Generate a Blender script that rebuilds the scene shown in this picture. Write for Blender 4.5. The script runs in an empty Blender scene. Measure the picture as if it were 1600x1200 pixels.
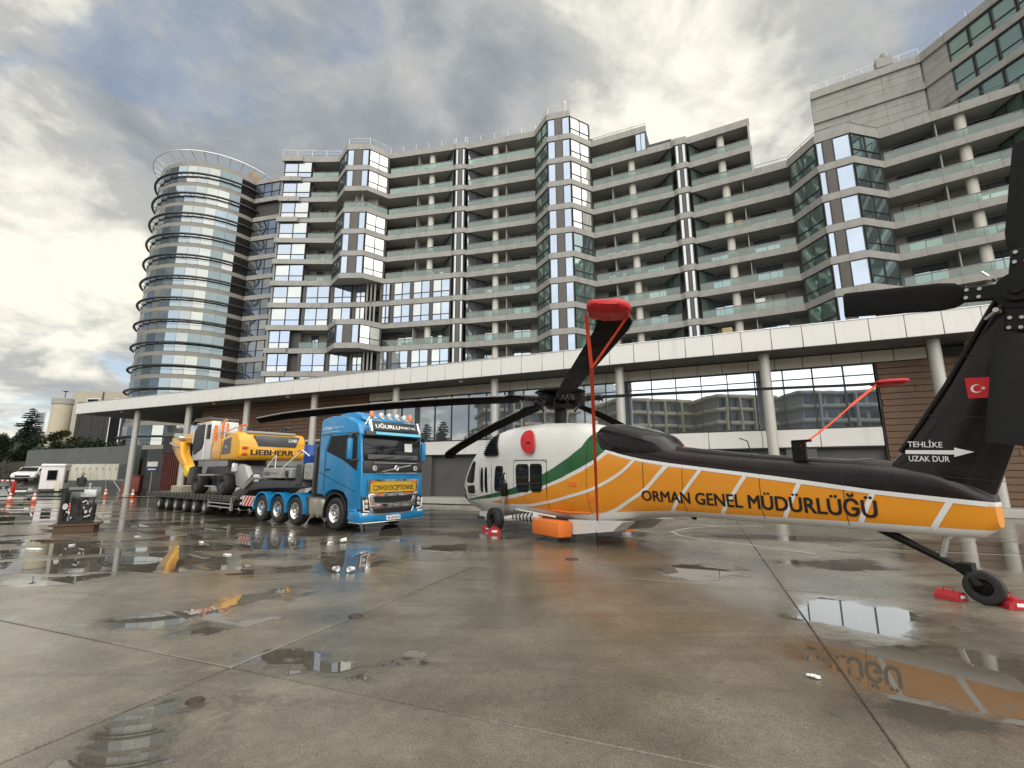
import bpy, bmesh, math, random
import numpy as np
from mathutils import Vector, Matrix
random.seed(7)
SC = bpy.context.scene
COL = SC.collection
# ------------------------------------------------------------------ camera
F_PX, PITCH, ROLL, CAM_H = 735.0, math.atan(139/735.0), math.radians(-0.2), 1.65
cam = bpy.data.objects.new('camera', bpy.data.cameras.new('camera'))
COL.objects.link(cam)
_f = Vector((0, math.cos(PITCH), math.sin(PITCH))); _r = Vector((1, 0, 0)); _u = Vector((0, -math.sin(PITCH), math.cos(PITCH)))
_r2 = _r*math.cos(ROLL) + _u*math.sin(ROLL); _u2 = _u*math.cos(ROLL) - _r*math.sin(ROLL)
_m = Matrix((_r2, _u2, -_f)).transposed().to_4x4(); _m.translation = (0, 0, CAM_H)
cam.matrix_world = _m
cam.data.sensor_width = 36.0; cam.data.lens = F_PX/1600*36.0
cam.data.clip_start = 0.05; cam.data.clip_end = 3000
SC.camera = cam
# ------------------------------------------------------------------ sun, sky, exposure
SUN_EL, SUN_AZ = math.radians(40), math.radians(152)      # azimuth clockwise from +Y (view direction)
sun = bpy.data.objects.new('sun', bpy.data.lights.new('sun', 'SUN')); COL.objects.link(sun)
sun.data.energy = 2.75; sun.data.angle = math.radians(124); sun.data.color = (1.0, .965, .90)
sd = Vector((math.sin(SUN_AZ)*math.cos(SUN_EL), math.cos(SUN_AZ)*math.cos(SUN_EL), math.sin(SUN_EL)))
sun.rotation_euler = sd.to_track_quat('Z', 'Y').to_euler()
VS = SC.view_settings
SC.display_settings.display_device = 'sRGB'
VS.view_transform = 'Standard'; VS.look = 'None'; VS.gamma = 1; VS.exposure = 0.90; VS.use_curve_mapping = False
W = bpy.data.worlds.new('World'); SC.world = W; W.use_nodes = True
def build_sky():
    nt = W.node_tree; N = nt.nodes; L = nt.links; N.clear()
    def n(t, **k):
        o = N.new(t)
        for a, b in k.items(): setattr(o, a, b)
        return o
    def setin(node, i, v):
        if isinstance(v, bpy.types.NodeSocket): L.new(v, node.inputs[i])
        else: node.inputs[i].default_value = v
    def math_(op, a, b=None, c=None, clamp=False):
        o = n('ShaderNodeMath', operation=op, use_clamp=clamp); setin(o, 0, a)
        if b is not None: setin(o, 1, b)
        if c is not None: setin(o, 2, c)
        return o.outputs[0]
    def vm(op, a, b=None):
        o = n('ShaderNodeVectorMath', operation=op); setin(o, 0, a)
        if b is not None: setin(o, 1, b)
        return o.outputs['Value'] if op in ('DOT_PRODUCT', 'LENGTH') else o.outputs[0]
    def sstep(v, a, b):
        o = n('ShaderNodeMapRange', interpolation_type='SMOOTHSTEP'); setin(o, 0, v); setin(o, 1, a); setin(o, 2, b)
        return o.outputs[0]
    def mixc(f, a, b):
        o = n('ShaderNodeMix', data_type='RGBA'); setin(o, 0, f); setin(o, 6, a); setin(o, 7, b); return o.outputs[2]
    sky = n('ShaderNodeTexSky', sky_type='NISHITA'); sky.sun_disc = False
    sky.sun_elevation = SUN_EL; sky.sun_rotation = SUN_AZ; sky.altitude = 100; sky.dust_density = 1.5
    b1 = n('ShaderNodeBackground'); L.new(sky.outputs[0], b1.inputs[0]); b1.inputs[1].default_value = 0.11
    tc = n('ShaderNodeTexCoord'); d = tc.outputs['Generated']
    sep = n('ShaderNodeSeparateXYZ'); L.new(d, sep.inputs[0]); X, Y, Z = sep.outputs
    zz = math_('ADD', math_('MAXIMUM', Z, 0.0), 0.28)
    cmb = n('ShaderNodeCombineXYZ'); L.new(math_('DIVIDE', X, zz), cmb.inputs[0]); L.new(math_('DIVIDE', Y, zz), cmb.inputs[1])
    P = cmb.outputs[0]
    def noise(scale, det, rough, dist, off, vec=P):
        mp = n('ShaderNodeMapping'); L.new(vec, mp.inputs[0]); mp.inputs['Location'].default_value = off; mp.inputs['Scale'].default_value = (1, 1, 1)
        o = n('ShaderNodeTexNoise'); L.new(mp.outputs[0], o.inputs['Vector'])
        o.inputs['Scale'].default_value = scale; o.inputs['Detail'].default_value = det; o.inputs['Roughness'].default_value = rough; o.inputs['Distortion'].default_value = dist
        return o.outputs[0]
    big = noise(1.25, 5, .5, .3, (3.1, 1.7, 0))
    mid = noise(3.3, 9, .58, .45, (7.3, 4.2, 0))
    fine = noise(9.0, 9, .6, .3, (1.3, 9.2, 0))
    def blob(az, el, inner, outer):
        a, e = math.radians(az), math.radians(el)
        dd = vm('DOT_PRODUCT', d, (math.sin(a)*math.cos(e), math.cos(a)*math.cos(e), math.sin(e)))
        return sstep(dd, math.cos(math.radians(outer)), math.cos(math.radians(inner)))
    # cloud thickness (dark undersides) and breaks
    th = math_('ADD', math_('MULTIPLY', big, .55), math_('ADD', math_('MULTIPLY', mid, .80), math_('MULTIPLY', fine, .32)))
    th = math_('SUBTRACT', th, .265)
    th = math_('ADD', th, math_('MULTIPLY', blob(-22, 33, 2, 26), .17))
    th = math_('ADD', th, math_('MULTIPLY', blob(3, 38, 1, 14), .10))
    th = math_('SUBTRACT', th, math_('MULTIPLY', blob(-49, 21, 1, 15), .07))
    th = math_('SUBTRACT', th, math_('MULTIPLY', blob(22, 32, 2, 26), .10))
    th = math_('SUBTRACT', th, math_('MULTIPLY', blob(-37, 46, 1, 15), .06))
    cr = n('ShaderNodeValToRGB'); L.new(th, cr.inputs[0]); e = cr.color_ramp.elements
    e[0].position = .40; e[0].color = (.72, .695, .60, 1)
    e[1].position = .90; e[1].color = (.185, .203, .225, 1)
    for p, c in ((.50, (.54, .53, .48, 1)), (.57, (.375, .375, .36, 1)), (.64, (.335, .345, .347, 1)), (.73, (.26, .278, .295, 1))):
        k = e.new(p); k.color = c
    b2 = n('ShaderNodeBackground'); L.new(cr.outputs[0], b2.inputs[0]); b2.inputs[1].default_value = .78
    cov = noise(2.0, 8, .55, .5, (11.7, 2.6, 0))
    cov = math_('ADD', cov, math_('MULTIPLY', blob(-21, 30, 0, 7), -.16))
    cov = math_('ADD', cov, math_('MULTIPLY', blob(26, 32, 0, 6), -.15))
    cov = math_('ADD', cov, math_('MULTIPLY', blob(-43, 38, 0, 9), -.02))
    mask = math_('MAXIMUM', sstep(cov, .27, .46), .62)
    hz = sstep(Z, .02, .16)
    mask = math_('MAXIMUM', mask, math_('SUBTRACT', 1.0, hz))
    # slight bluish layer near the horizon: long flat clouds
    mx = n('ShaderNodeMixShader'); L.new(mask, mx.inputs[0]); L.new(b1.outputs[0], mx.inputs[1]); L.new(b2.outputs[0], mx.inputs[2])
    out = n('ShaderNodeOutputWorld'); L.new(mx.outputs[0], out.inputs[0])
build_sky()
# ------------------------------------------------------------------ materials
MATS = {}
class NT:
    """tiny node-building helper"""
    def __init__(s, name):
        s.m = bpy.data.materials.new(name); s.m.use_nodes = True; s.t = s.m.node_tree; s.b = s.t.nodes['Principled BSDF']
        MATS[name] = s.m
    def n(s, t, **k):
        o = s.t.nodes.new(t)
        for a, b in k.items(): setattr(o, a, b)
        return o
    def i(s, node, i, v):
        if isinstance(v, bpy.types.NodeSocket): s.t.links.new(v, node.inputs[i])
        else: node.inputs[i].default_value = v
    def math(s, op, a, b=None, c=None, clamp=False):
        o = s.n('ShaderNodeMath', operation=op, use_clamp=clamp); s.i(o, 0, a)
        if b is not None: s.i(o, 1, b)
        if c is not None: s.i(o, 2, c)
        return o.outputs[0]
    def noise(s, scale, det=4, rough=.55, dist=0, vec=None, sc=None, out=0):
        o = s.n('ShaderNodeTexNoise'); o.inputs['Scale'].default_value = scale; o.inputs['Detail'].default_value = det
        o.inputs['Roughness'].default_value = rough; o.inputs['Distortion'].default_value = dist
        if sc is not None:
            mp = s.n('ShaderNodeMapping'); mp.inputs['Scale'].default_value = sc; s.i(mp, 0, vec); vec = mp.outputs[0]
        if vec is not None: s.i(o, 'Vector', vec)
        return o.outputs[out]
    def sstep(s, v, a, b, lo=0.0, hi=1.0):
        o = s.n('ShaderNodeMapRange', interpolation_type='SMOOTHSTEP'); s.i(o, 0, v); s.i(o, 1, a); s.i(o, 2, b); s.i(o, 3, lo); s.i(o, 4, hi); return o.outputs[0]
    def mix(s, f, a, b, mode='MIX'):
        o = s.n('ShaderNodeMix', data_type='RGBA', blend_type=mode); s.i(o, 0, f); s.i(o, 6, a); s.i(o, 7, b); return o.outputs[2]
    def obj(s): return s.n('ShaderNodeTexCoord').outputs['Object']
    def pos(s): return s.n('ShaderNodeNewGeometry').outputs['Position']
    def bump(s, h, strength=.3, dist=.02):
        o = s.n('ShaderNodeBump'); s.i(o, 'Height', h); o.inputs['Strength'].default_value = strength; o.inputs['Distance'].default_value = dist
        s.t.links.new(o.outputs[0], s.b.inputs['Normal'])
def c4(c): return (c[0], c[1], c[2], 1)
def mat(name, col, rough=.6, metal=0, var=.18, scale=3.0, bump=0, coat=0, rvar=.1, spec=.5, stretch=None, dirt=0, drip=0):
    """plain surface: base colour with grain and wear, roughness variation, fine relief"""
    if name in MATS: return MATS[name]
    s = NT(name); p = s.obj()
    nz = s.noise(scale, 6, .6, 0, p, stretch) if stretch else s.noise(scale, 6, .6, 0, p)
    lo = c4([x*(1-var) for x in col]); hi = c4([min(1, x*(1+var)) for x in col])
    c = s.mix(nz, lo, hi)
    if dirt:
        dz = s.sstep(s.noise(scale*.35, 8, .65, .4, p), .45, .75, 0, dirt)
        c = s.mix(dz, c, c4([x*.35+.012 for x in col]))
    if drip:   # rain streaks that run down the face
        c = s.mix(s.math('MULTIPLY', s.sstep(s.noise(1.0, 6, .65, 0, s.pos(), (3.2, 3.2, .22)), .52, .72, 0, drip), s.sstep(s.noise(.25, 3, .5, 0, s.pos()), .35, .6)), c, c4([x*.45 for x in col]))
    s.i(s.b, 'Base Color', c)
    r = s.sstep(s.noise(scale*2.3, 4, .5, 0, p), .25, .75, max(.02, rough-rvar), min(1, rough+rvar)); s.i(s.b, 'Roughness', r)
    s.b.inputs['Metallic'].default_value = metal
    s.b.inputs['Coat Weight'].default_value = coat; s.b.inputs['Coat Roughness'].default_value = .06
    s.b.inputs['Specular IOR Level'].default_value = spec
    if bump: s.bump(s.noise(scale*9, 5, .6, 0, p), bump, .01)
    return s.m
def glass(name, col, metal=.7, rough=.03, wave=.0):
    if name in MATS: return MATS[name]
    s = NT(name); s.i(s.b, 'Base Color', c4(col)); s.b.inputs['Metallic'].default_value = metal; s.b.inputs['Roughness'].default_value = rough
    if wave: s.bump(s.noise(.55, 2, .4, .3, s.pos()), wave, .05)
    return s.m
def clear_glass(name, tint, refl=.12):
    if name in MATS: return MATS[name]
    s = NT(name); tr = s.n('ShaderNodeBsdfTransparent'); tr.inputs[0].default_value = c4(tint)
    gl = s.n('ShaderNodeBsdfGlossy'); gl.inputs['Roughness'].default_value = .03; gl.inputs[0].default_value = (.9, .95, .93, 1)
    lw = s.n('ShaderNodeLayerWeight'); lw.inputs[0].default_value = .35
    fac = s.math('ADD', s.math('MULTIPLY', lw.outputs['Fresnel'], .75), refl, clamp=True)
    mx = s.n('ShaderNodeMixShader'); s.i(mx, 0, fac); s.t.links.new(tr.outputs[0], mx.inputs[1]); s.t.links.new(gl.outputs[0], mx.inputs[2])
    s.t.links.new(mx.outputs[0], s.t.nodes['Material Output'].inputs[0])
    return s.m
def emit(name, col, st):
    s = NT(name); s.i(s.b, 'Base Color', c4(col)); s.i(s.b, 'Emission Color', c4(col)); s.b.inputs['Emission Strength'].default_value = st; return s.m
# ------------------------------------------------------------------ mesh collector
class M:
    def __init__(s): s.v = []; s.f = []; s.mi = []; s.cur = 0; s.smooth = []
    def _add(s, vs, fs, sm=False):
        b = len(s.v); s.v += [tuple(x) for x in vs]
        for f in fs: s.f.append(tuple(b+i for i in f)); s.mi.append(s.cur); s.smooth.append(sm)
    def box(s, c, d, rz=0, R=None, taper=None):
        hx, hy, hz = d[0]/2, d[1]/2, d[2]/2; vs = []
        for z in (-1, 1):
            t = 1 if (taper is None or z < 0) else taper
            for x, y in ((-1, -1), (1, -1), (1, 1), (-1, 1)): vs.append(Vector((x*hx*t, y*hy*t, z*hz)))
        mt = R if R is not None else Matrix.Rotation(rz, 3, 'Z')
        vs = [mt @ v + Vector(c) for v in vs]
        s._add(vs, [(3, 2, 1, 0), (4, 5, 6, 7), (0, 1, 5, 4), (1, 2, 6, 5), (2, 3, 7, 6), (3, 0, 4, 7)]); return s
    def rbox(s, c, d, r=.03, seg=2, rz=0, R=None):
        bm = bmesh.new(); bmesh.ops.create_cube(bm, size=1); bmesh.ops.scale(bm, vec=d, verts=bm.verts)
        r = min(r, min(d)*.49); bmesh.ops.bevel(bm, geom=list(bm.edges), offset=r, segments=seg, profile=.5, affect='EDGES')
        mt = R if R is not None else Matrix.Rotation(rz, 3, 'Z'); bm.verts.index_update()
        s._add([mt @ v.co + Vector(c) for v in bm.verts], [[v.index for v in f.verts] for f in bm.faces], True); bm.free(); return s
    def prism(s, poly, ax, a, b, sm=False):
        """extrude 2-D polygon; ax='y': poly is (x,z) from y=a to y=b; 'z': (x,y); 'x': (y,z)"""
        k = len(poly); mk = {'y': lambda p, t: (p[0], t, p[1]), 'z': lambda p, t: (p[0], p[1], t), 'x': lambda p, t: (t, p[0], p[1])}[ax]
        vs = [mk(p, a) for p in poly]+[mk(p, b) for p in poly]
        fs = [tuple(range(k))[::-1], tuple(range(k, 2*k))]+[(i, (i+1) % k, k+(i+1) % k, k+i) for i in range(k)]
        s._add(vs, fs, sm); return s
    def cyl(s, p0, p1, r0, r1=None, n=12, cap=True, sm=True):
        r1 = r0 if r1 is None else r1; p0, p1 = Vector(p0), Vector(p1); d = (p1-p0).normalized()
        a = d.orthogonal().normalized(); b = d.cross(a); vs = []
        for p, r in ((p0, r0), (p1, r1)):
            for i in range(n): t = 2*math.pi*i/n; vs.append(p+(a*math.cos(t)+b*math.sin(t))*r)
        fs = [(i, (i+1) % n, n+(i+1) % n, n+i) for i in range(n)]; s._add(vs, fs, sm)
        if cap:
            s._add(vs[:n], [tuple(range(n))[::-1]]); s._add(vs[n:], [tuple(range(n))])
        return s
    def tube(s, pts, r, n=8):
        pts = [Vector(p) for p in pts]; k = len(pts); vs = []; up = None
        rr = r if isinstance(r, (list, tuple)) else [r]*k
        for i, p in enumerate(pts):
            d = (pts[min(i+1, k-1)]-pts[max(i-1, 0)]).normalized()
            if up is None: up = d.orthogonal().normalized()
            up = (up-d*up.dot(d)).normalized(); b = d.cross(up)
            for j in range(n): t = 2*math.pi*j/n; vs.append(p+(up*math.cos(t)+b*math.sin(t))*rr[i])
        fs = [(i*n+j, i*n+(j+1) % n, (i+1)*n+(j+1) % n, (i+1)*n+j) for i in range(k-1) for j in range(n)]
        fs += [tuple(range(n))[::-1], tuple(range((k-1)*n, k*n))]; s._add(vs, fs, True); return s
    def lathe(s, prof, c=(0, 0, 0), axis='z', n=24, sm=True):
        """prof: list of (radius, height)"""
        vs = []
        for r, h in prof:
            for i in range(n):
                t = 2*math.pi*i/n; x, y = r*math.cos(t), r*math.sin(t)
                vs.append({'z': (x, y, h), 'y': (x, h, y), 'x': (h, x, y)}[axis])
        vs = [Vector(v)+Vector(c) for v in vs]
        fs = [(i*n+j, i*n+(j+1) % n, (i+1)*n+(j+1) % n, (i+1)*n+j) for i in range(len(prof)-1) for j in range(n)]
        s._add(vs, fs, sm); return s
    def loft(s, rings, close=True, cap=True, sm=True):
        n = len(rings[0]); vs = [p for r in rings for p in r]; m = n if close else n-1
        fs = [(i*n+j, i*n+(j+1) % n, (i+1)*n+(j+1) % n, (i+1)*n+j) for i in range(len(rings)-1) for j in range(m)]
        if cap and close: fs += [tuple(range(n))[::-1], tuple(range((len(rings)-1)*n, len(rings)*n))]
        s._add(vs, fs, sm); return s
    def quad(s, a, b, c, d): s._add([a, b, c, d], [(0, 1, 2, 3)]); return s
    def ico(s, c, r, sub=1, sc=(1, 1, 1)):
        bm = bmesh.new(); bmesh.ops.create_icosphere(bm, subdivisions=sub, radius=r); bm.verts.index_update()
        s._add([Vector((v.co.x*sc[0], v.co.y*sc[1], v.co.z*sc[2]))+Vector(c) for v in bm.verts], [[v.index for v in f.verts] for f in bm.faces], True); bm.free(); return s
    def mesh(s, name, mats):
        me = bpy.data.meshes.new(name); me.from_pydata(s.v, [], s.f)
        for m in (mats if isinstance(mats, (list, tuple)) else [mats]): me.materials.append(m)
        me.polygons.foreach_set('material_index', s.mi); me.polygons.foreach_set('use_smooth', s.smooth); me.validate(); me.update()
        bm = bmesh.new(); bm.from_mesh(me); bmesh.ops.recalc_face_normals(bm, faces=bm.faces); bm.to_mesh(me); bm.free()
        if any(s.smooth): me.set_sharp_from_angle(angle=math.radians(38))
        return me
def link(name, me, parent=None, kind=None, label=None):
    o = bpy.data.objects.new(name, me); COL.objects.link(o)
    if parent is not None: o.parent = parent
    if kind: o['kind'] = kind
    if label: o['label'] = label
    return o
def part(name, m, mats, parent, **k): return link(name, m.mesh(name, mats), parent, **k)
def tag(o, label, cat, group=None):
    o['label'] = label; o['category'] = cat
    if group: o['group'] = group
    return o
def thing(name, label, cat, loc=(0, 0, 0), rz=0, group=None):
    o = bpy.data.objects.new(name, None); COL.objects.link(o); o.location = loc; o.rotation_euler = (0, 0, rz); o.empty_display_size = .3
    return tag(o, label, cat, group)
def solo(name, m, mats, label, cat, loc=(0, 0, 0), rz=0, group=None):
    o = part(name, m, mats, None); o.location = loc; o.rotation_euler = (0, 0, rz); return tag(o, label, cat, group)
def struct(name, m, mats, **k):
    o = part(name, m, mats, None, **k); o['kind'] = 'structure'; return o
def dup(root, loc, rz=None, label=None):
    c = root.copy(); COL.objects.link(c); c.location = loc
    if rz is not None: c.rotation_euler = (0, 0, rz)
    if label: c['label'] = label
    for ch in root.children:
        d = ch.copy(); COL.objects.link(d); d.parent = c
        for g in ch.children:
            e = g.copy(); COL.objects.link(e); e.parent = d
    return c
def text_mesh(string, size, bold=.0, extrude=.002, xs=1.0, shear=0.0, space=1.0):
    if bold:
        # heavier strokes: stacked copies, each shifted a little and set a hair in front of the other
        V, F_ = [], []
        for i, dx in enumerate((-1.3, 0, 1.3)):
            for j, dy in enumerate((-.6, .6)):
                me = text_mesh(string, size, 0, 0, xs, shear, space); b = len(V)
                V += [(v.co.x+dx*bold, v.co.y+dy*bold, (i*2+j)*.0004) for v in me.vertices]; F_ += [tuple(b+k for k in p.vertices) for p in me.polygons]; bpy.data.meshes.remove(me)
        me = bpy.data.meshes.new('lettering'); me.from_pydata(V, [], F_); me.update(); return me
    cu = bpy.data.curves.new('lettering', 'FONT'); cu.body = string; cu.size = size; cu.offset = bold; cu.extrude = extrude
    cu.align_x = 'CENTER'; cu.align_y = 'CENTER'; cu.resolution_u = 3; cu.shear = shear; cu.space_character = space
    o = bpy.data.objects.new('lettering', cu); COL.objects.link(o)
    dg = bpy.context.evaluated_depsgraph_get(); me = bpy.data.meshes.new_from_object(o.evaluated_get(dg))
    bpy.data.objects.remove(o); bpy.data.curves.remove(cu)
    if xs != 1: 
        for v in me.vertices: v.co.x *= xs
    return me
def fit_text(me, w, h):
    xs = [v.co.x for v in me.vertices]; ys = [v.co.y for v in me.vertices]; cx, cy = (min(xs)+max(xs))/2, (min(ys)+max(ys))/2
    sx, sy = w/(max(xs)-min(xs)), h/(max(ys)-min(ys))
    for v in me.vertices: v.co.x = (v.co.x-cx)*sx; v.co.y = (v.co.y-cy)*sy
    return me
def lettering(name, string, w, h, m, parent, origin, xdir, ydir, bold=.0, shear=0., space=1.0):
    me = fit_text(text_mesh(string, 1.0, bold, .001, 1, shear, space), w, h)
    X = Vector(xdir).normalized(); Y = Vector(ydir); Y = (Y-X*Y.dot(X)).normalized(); Zv = X.cross(Y)
    for v in me.vertices:
        c = v.co.copy(); v.co = Vector(origin)+X*c.x+Y*c.y+Zv*(.004+c.z)
    me.materials.clear(); me.materials.append(m); me.update()
    return link(name, me, parent)
# ------------------------------------------------------------------ ground
def ground_mat(name, base=(.222, .199, .156), blobs=(), asphalt=False):
    s = NT(name); p = s.pos()
    broad = s.noise(.16, 6, .6, .6, p); med = s.noise(.9, 8, .62, .3, p); fine = s.noise(9, 8, .7, 0, p); grit = s.noise(70, 3, .6, 0, p)
    lo = c4([x*.62 for x in base]); hi = c4([x*1.25 for x in base])
    c = s.mix(s.sstep(med, .3, .72), lo, hi)
    c = s.mix(s.sstep(broad, .38, .68, 0, .55), c, c4((base[0]*.72, base[1]*.70, base[2]*.66)))
    c = s.mix(s.sstep(fine, .35, .75, 0, .5), c, c4([x*.55 for x in base]))
    c = s.mix(s.sstep(s.noise(26, 2, .5, 0, p), .68, .74, 0, .75), c, c4([x*.35 for x in base]))       # pock marks
    sp_ = s.noise(75, 3, .7, 0, p); c = s.mix(1.0, c, s.sstep(sp_, .3, .7, .72, 1.22), 'MULTIPLY')
    vo = s.n('ShaderNodeTexVoronoi', feature='DISTANCE_TO_EDGE'); vo.inputs['Scale'].default_value = .33
    wv = s.n('ShaderNodeVectorMath', operation='ADD'); s.i(wv, 0, p); s.i(wv, 1, s.noise(1.7, 6, .6, 0, p, out=1)); s.i(vo, 0, wv.outputs[0])
    ck = s.math('MULTIPLY', s.sstep(vo.outputs[0], .0015, .005, 1, 0), s.sstep(broad, .50, .60)); c = s.mix(s.math('MULTIPLY', ck, .7), c, c4([x*.22 for x in base]))
    if not asphalt:
        rnd = s.n('ShaderNodeObjectInfo').outputs['Random']; c = s.mix(1.0, c, s.math('MULTIPLY_ADD', rnd, .26, .86), 'MULTIPLY')
        # curved tyre tracks with a faint tread pattern
        wv_ = s.noise(14, 2, .5, 0, p)
        for (x, y, rad) in ((-7.2, 1.6, 5.6), (-7.2, 1.6, 5.25), (.2, 12.4, 4.6), (.2, 12.4, 4.25), (-1.0, 9.0, 5.2), (6.5, -1.5, 6.4), (6.5, -1.5, 6.0)):
            ds = s.n('ShaderNodeVectorMath', operation='DISTANCE'); s.i(ds, 0, p); s.i(ds, 1, (x, y, 0))
            ring = s.sstep(s.math('ABSOLUTE', s.math('SUBTRACT', ds.outputs['Value'], rad)), .05, .16, 1, 0)
            c = s.mix(s.math('MULTIPLY', s.math('MULTIPLY', ring, s.sstep(wv_, .35, .6, .1, .55)), s.sstep(med, .35, .65)), c, c4([q*.38 for q in base]))
    # tyre marks: long thin streaks along the driving direction
    tm = s.noise(1.0, 4, .6, .8, p, (.10, 1.6, 1))
    c = s.mix(s.sstep(tm, .54, .70, 0, .5), c, c4([x*.4 for x in base]))
    gn = s.math('MULTIPLY_ADD', grit, 1.1, .45); c = s.mix(1.0, c, gn, 'MULTIPLY')
    # warm orange-brown tint in the ground colour under the machine
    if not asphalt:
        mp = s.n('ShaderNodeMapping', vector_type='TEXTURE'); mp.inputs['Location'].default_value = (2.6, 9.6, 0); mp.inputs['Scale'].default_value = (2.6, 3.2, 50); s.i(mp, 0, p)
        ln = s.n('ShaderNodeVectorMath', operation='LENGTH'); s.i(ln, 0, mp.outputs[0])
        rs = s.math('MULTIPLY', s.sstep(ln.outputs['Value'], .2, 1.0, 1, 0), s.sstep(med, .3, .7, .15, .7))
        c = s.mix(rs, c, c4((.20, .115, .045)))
    # wetness: film + puddles
    dist = None; dp1 = s.noise(1.3, 4, .6, 0, p, out=1); dp2 = s.noise(5.5, 4, .6, 0, p, out=1)
    def vmul(v, k):
        a = s.n('ShaderNodeVectorMath', operation='SUBTRACT'); s.i(a, 0, v); s.i(a, 1, (.5, .5, .5)); b = s.n('ShaderNodeVectorMath', operation='SCALE'); s.i(b, 0, a.outputs[0]); b.inputs['Scale'].default_value = k; return b.outputs[0]
    def vadd(a, b):
        o = s.n('ShaderNodeVectorMath', operation='ADD'); s.i(o, 0, a); s.i(o, 1, b); return o.outputs[0]
    pw = vadd(vadd(p, vmul(dp1, 1.5)), vmul(dp2, .34))
    for (x, y, rx, ry, ang) in blobs:
        mp = s.n('ShaderNodeMapping', vector_type='TEXTURE'); mp.inputs['Location'].default_value = (x, y, 0); mp.inputs['Rotation'].default_value = (0, 0, math.radians(ang)); mp.inputs['Scale'].default_value = (rx, ry, 50)
        s.i(mp, 0, pw); ln = s.n('ShaderNodeVectorMath', operation='LENGTH'); s.i(ln, 0, mp.outputs[0])
        dist = ln.outputs['Value'] if dist is None else s.math('MINIMUM', dist, ln.outputs['Value'])
    warp = s.noise(1.1, 5, .55, .4, p)
    sep = s.n('ShaderNodeSeparateXYZ'); s.i(sep, 0, p)
    if dist is not None:
        dd = s.math('ADD', dist, s.math('ADD', s.math('MULTIPLY_ADD', warp, 1.2, -.62), s.math('MULTIPLY_ADD', fine, .3, -.15))); pud = s.sstep(dd, .72, 1.12, 1, 0); damp_b = s.math('MULTIPLY', s.sstep(dd, .7, 2.1, 1, 0), s.sstep(med, .3, .62, .25, 1))
    else: pud = 0.0; damp_b = 0.0
    # many shallow elongated puddles on the left and in the distance
    far = s.math('ADD', s.math('MULTIPLY', sep.outputs[0], -.07), s.math('MULTIPLY', sep.outputs[1], .060))
    area = s.sstep(far, .55, 1.25)
    st = s.noise(.55, 5, .55, .5, p, (.55, 1.25, 1))
    pz = s.math('ADD', st, s.math('MULTIPLY', area, .13)); pn = s.sstep(pz, .592, .625)
    pn = s.math('MULTIPLY', pn, s.sstep(area, .05, .35))
    pud = s.math('MAXIMUM', pud, pn)
    damp = s.math('MAXIMUM', damp_b, s.math('MAXIMUM', s.sstep(pz, .45, .62, 0, .85), s.sstep(broad, .36, .6, .25, .72)))
    damp = s.math('MAXIMUM', damp, s.math('MULTIPLY', area, .8))
    c = s.mix(s.math('MULTIPLY', damp, .72), c, s.mix(1.0, c, (.55, .53, .50, 1), 'MULTIPLY'))  # wet tone, deepened to stand in for dark building reflections
    c = s.mix(s.math('MULTIPLY', pud, .55), c, c4((.045, .04, .035)))
    s.i(s.b, 'Base Color', c)
    r = s.math('SUBTRACT', s.math('MULTIPLY_ADD', fine, .18, .33), s.math('MULTIPLY', damp, .37))
    r = s.math('MULTIPLY', r, s.math('SUBTRACT', 1.0, pud)); r = s.math('ADD', r, s.math('MULTIPLY', pud, .012)); s.i(s.b, 'Roughness', r)
    s.i(s.b, 'IOR', s.math('MULTIPLY_ADD', pud, .35, 1.42))
    h = s.math('MULTIPLY', s.math('ADD', s.math('MULTIPLY', fine, .6), s.math('MULTIPLY', grit, .5)), s.math('SUBTRACT', 1.0, pud))
    s.bump(h, .22, .010)
    return s.m
PUDDLES = [  # x, y, radius along, radius across, angle (metres, degrees)
    (3.55, 4.25, 1.25, .85, 15), (4.0, 5.8, .85, .75, 30), (3.2, 8.4, .85, .62, 10), (5.9, 8.95, .95, .55, -10), 
    (-1.98, 4.6, .52, .26, -8), (-1.5, 4.4, .42, .2, 10), (-4.0, 5.9, .95, .42, 12), (-3.3, 5.7, .6, .3, 5), (-3.5, 6.7, .42, .75, -25), (-3.1, 9.6, .75, 1.7, 20), (-1.5, 11.0, .95, .8, 0),
    (-2.5, 3.3, .34, .34, 0), (-2.35, 2.95, .4, .22, 50), (9.8, 10.3, 2.6, 1.6, 45), (-7.4, 7.9, .9, .42, 0), (-6.6, 9.6, 2.2, .5, 18), (-9.5, 10.5, 2.0, .5, 15), (-.35, 13.1, 1.3, .6, -10), (2.3, 13.6, 1.4, .5, -10), (-.92, 4.56, .26, .18, 0), (6.9, 12.5, 2.2, .5, -10)]
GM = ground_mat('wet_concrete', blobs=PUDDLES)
g = M(); g._add([(-900, -400, -.022), (900, -400, -.022), (900, 1500, -.022), (-900, 1500, -.022)], [(0, 1, 2, 3)])
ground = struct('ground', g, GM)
SA = math.radians(-21.6); e1 = Vector((math.cos(SA), math.sin(SA), 0)); e2 = Vector((-e1.y, e1.x, 0))
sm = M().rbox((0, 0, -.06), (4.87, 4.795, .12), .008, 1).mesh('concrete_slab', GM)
for i in range(-9, 7):
    for j in range(-3, 6):
        c = e1*(.97+4.89*(i+.5)) + e2*(3.25+4.81*(j+.5))
        az = math.atan2(c.x, c.y)
        if c.y < -2.5 or c.y > 27 or abs(c.x) > 1.25*max(c.y, 1)+6 or c.x > 24: continue
        o = link('concrete_slab', sm, ground); o.location = c + Vector((0, 0, random.uniform(-.003, 0))); o.rotation_euler = (0, 0, SA)
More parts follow.
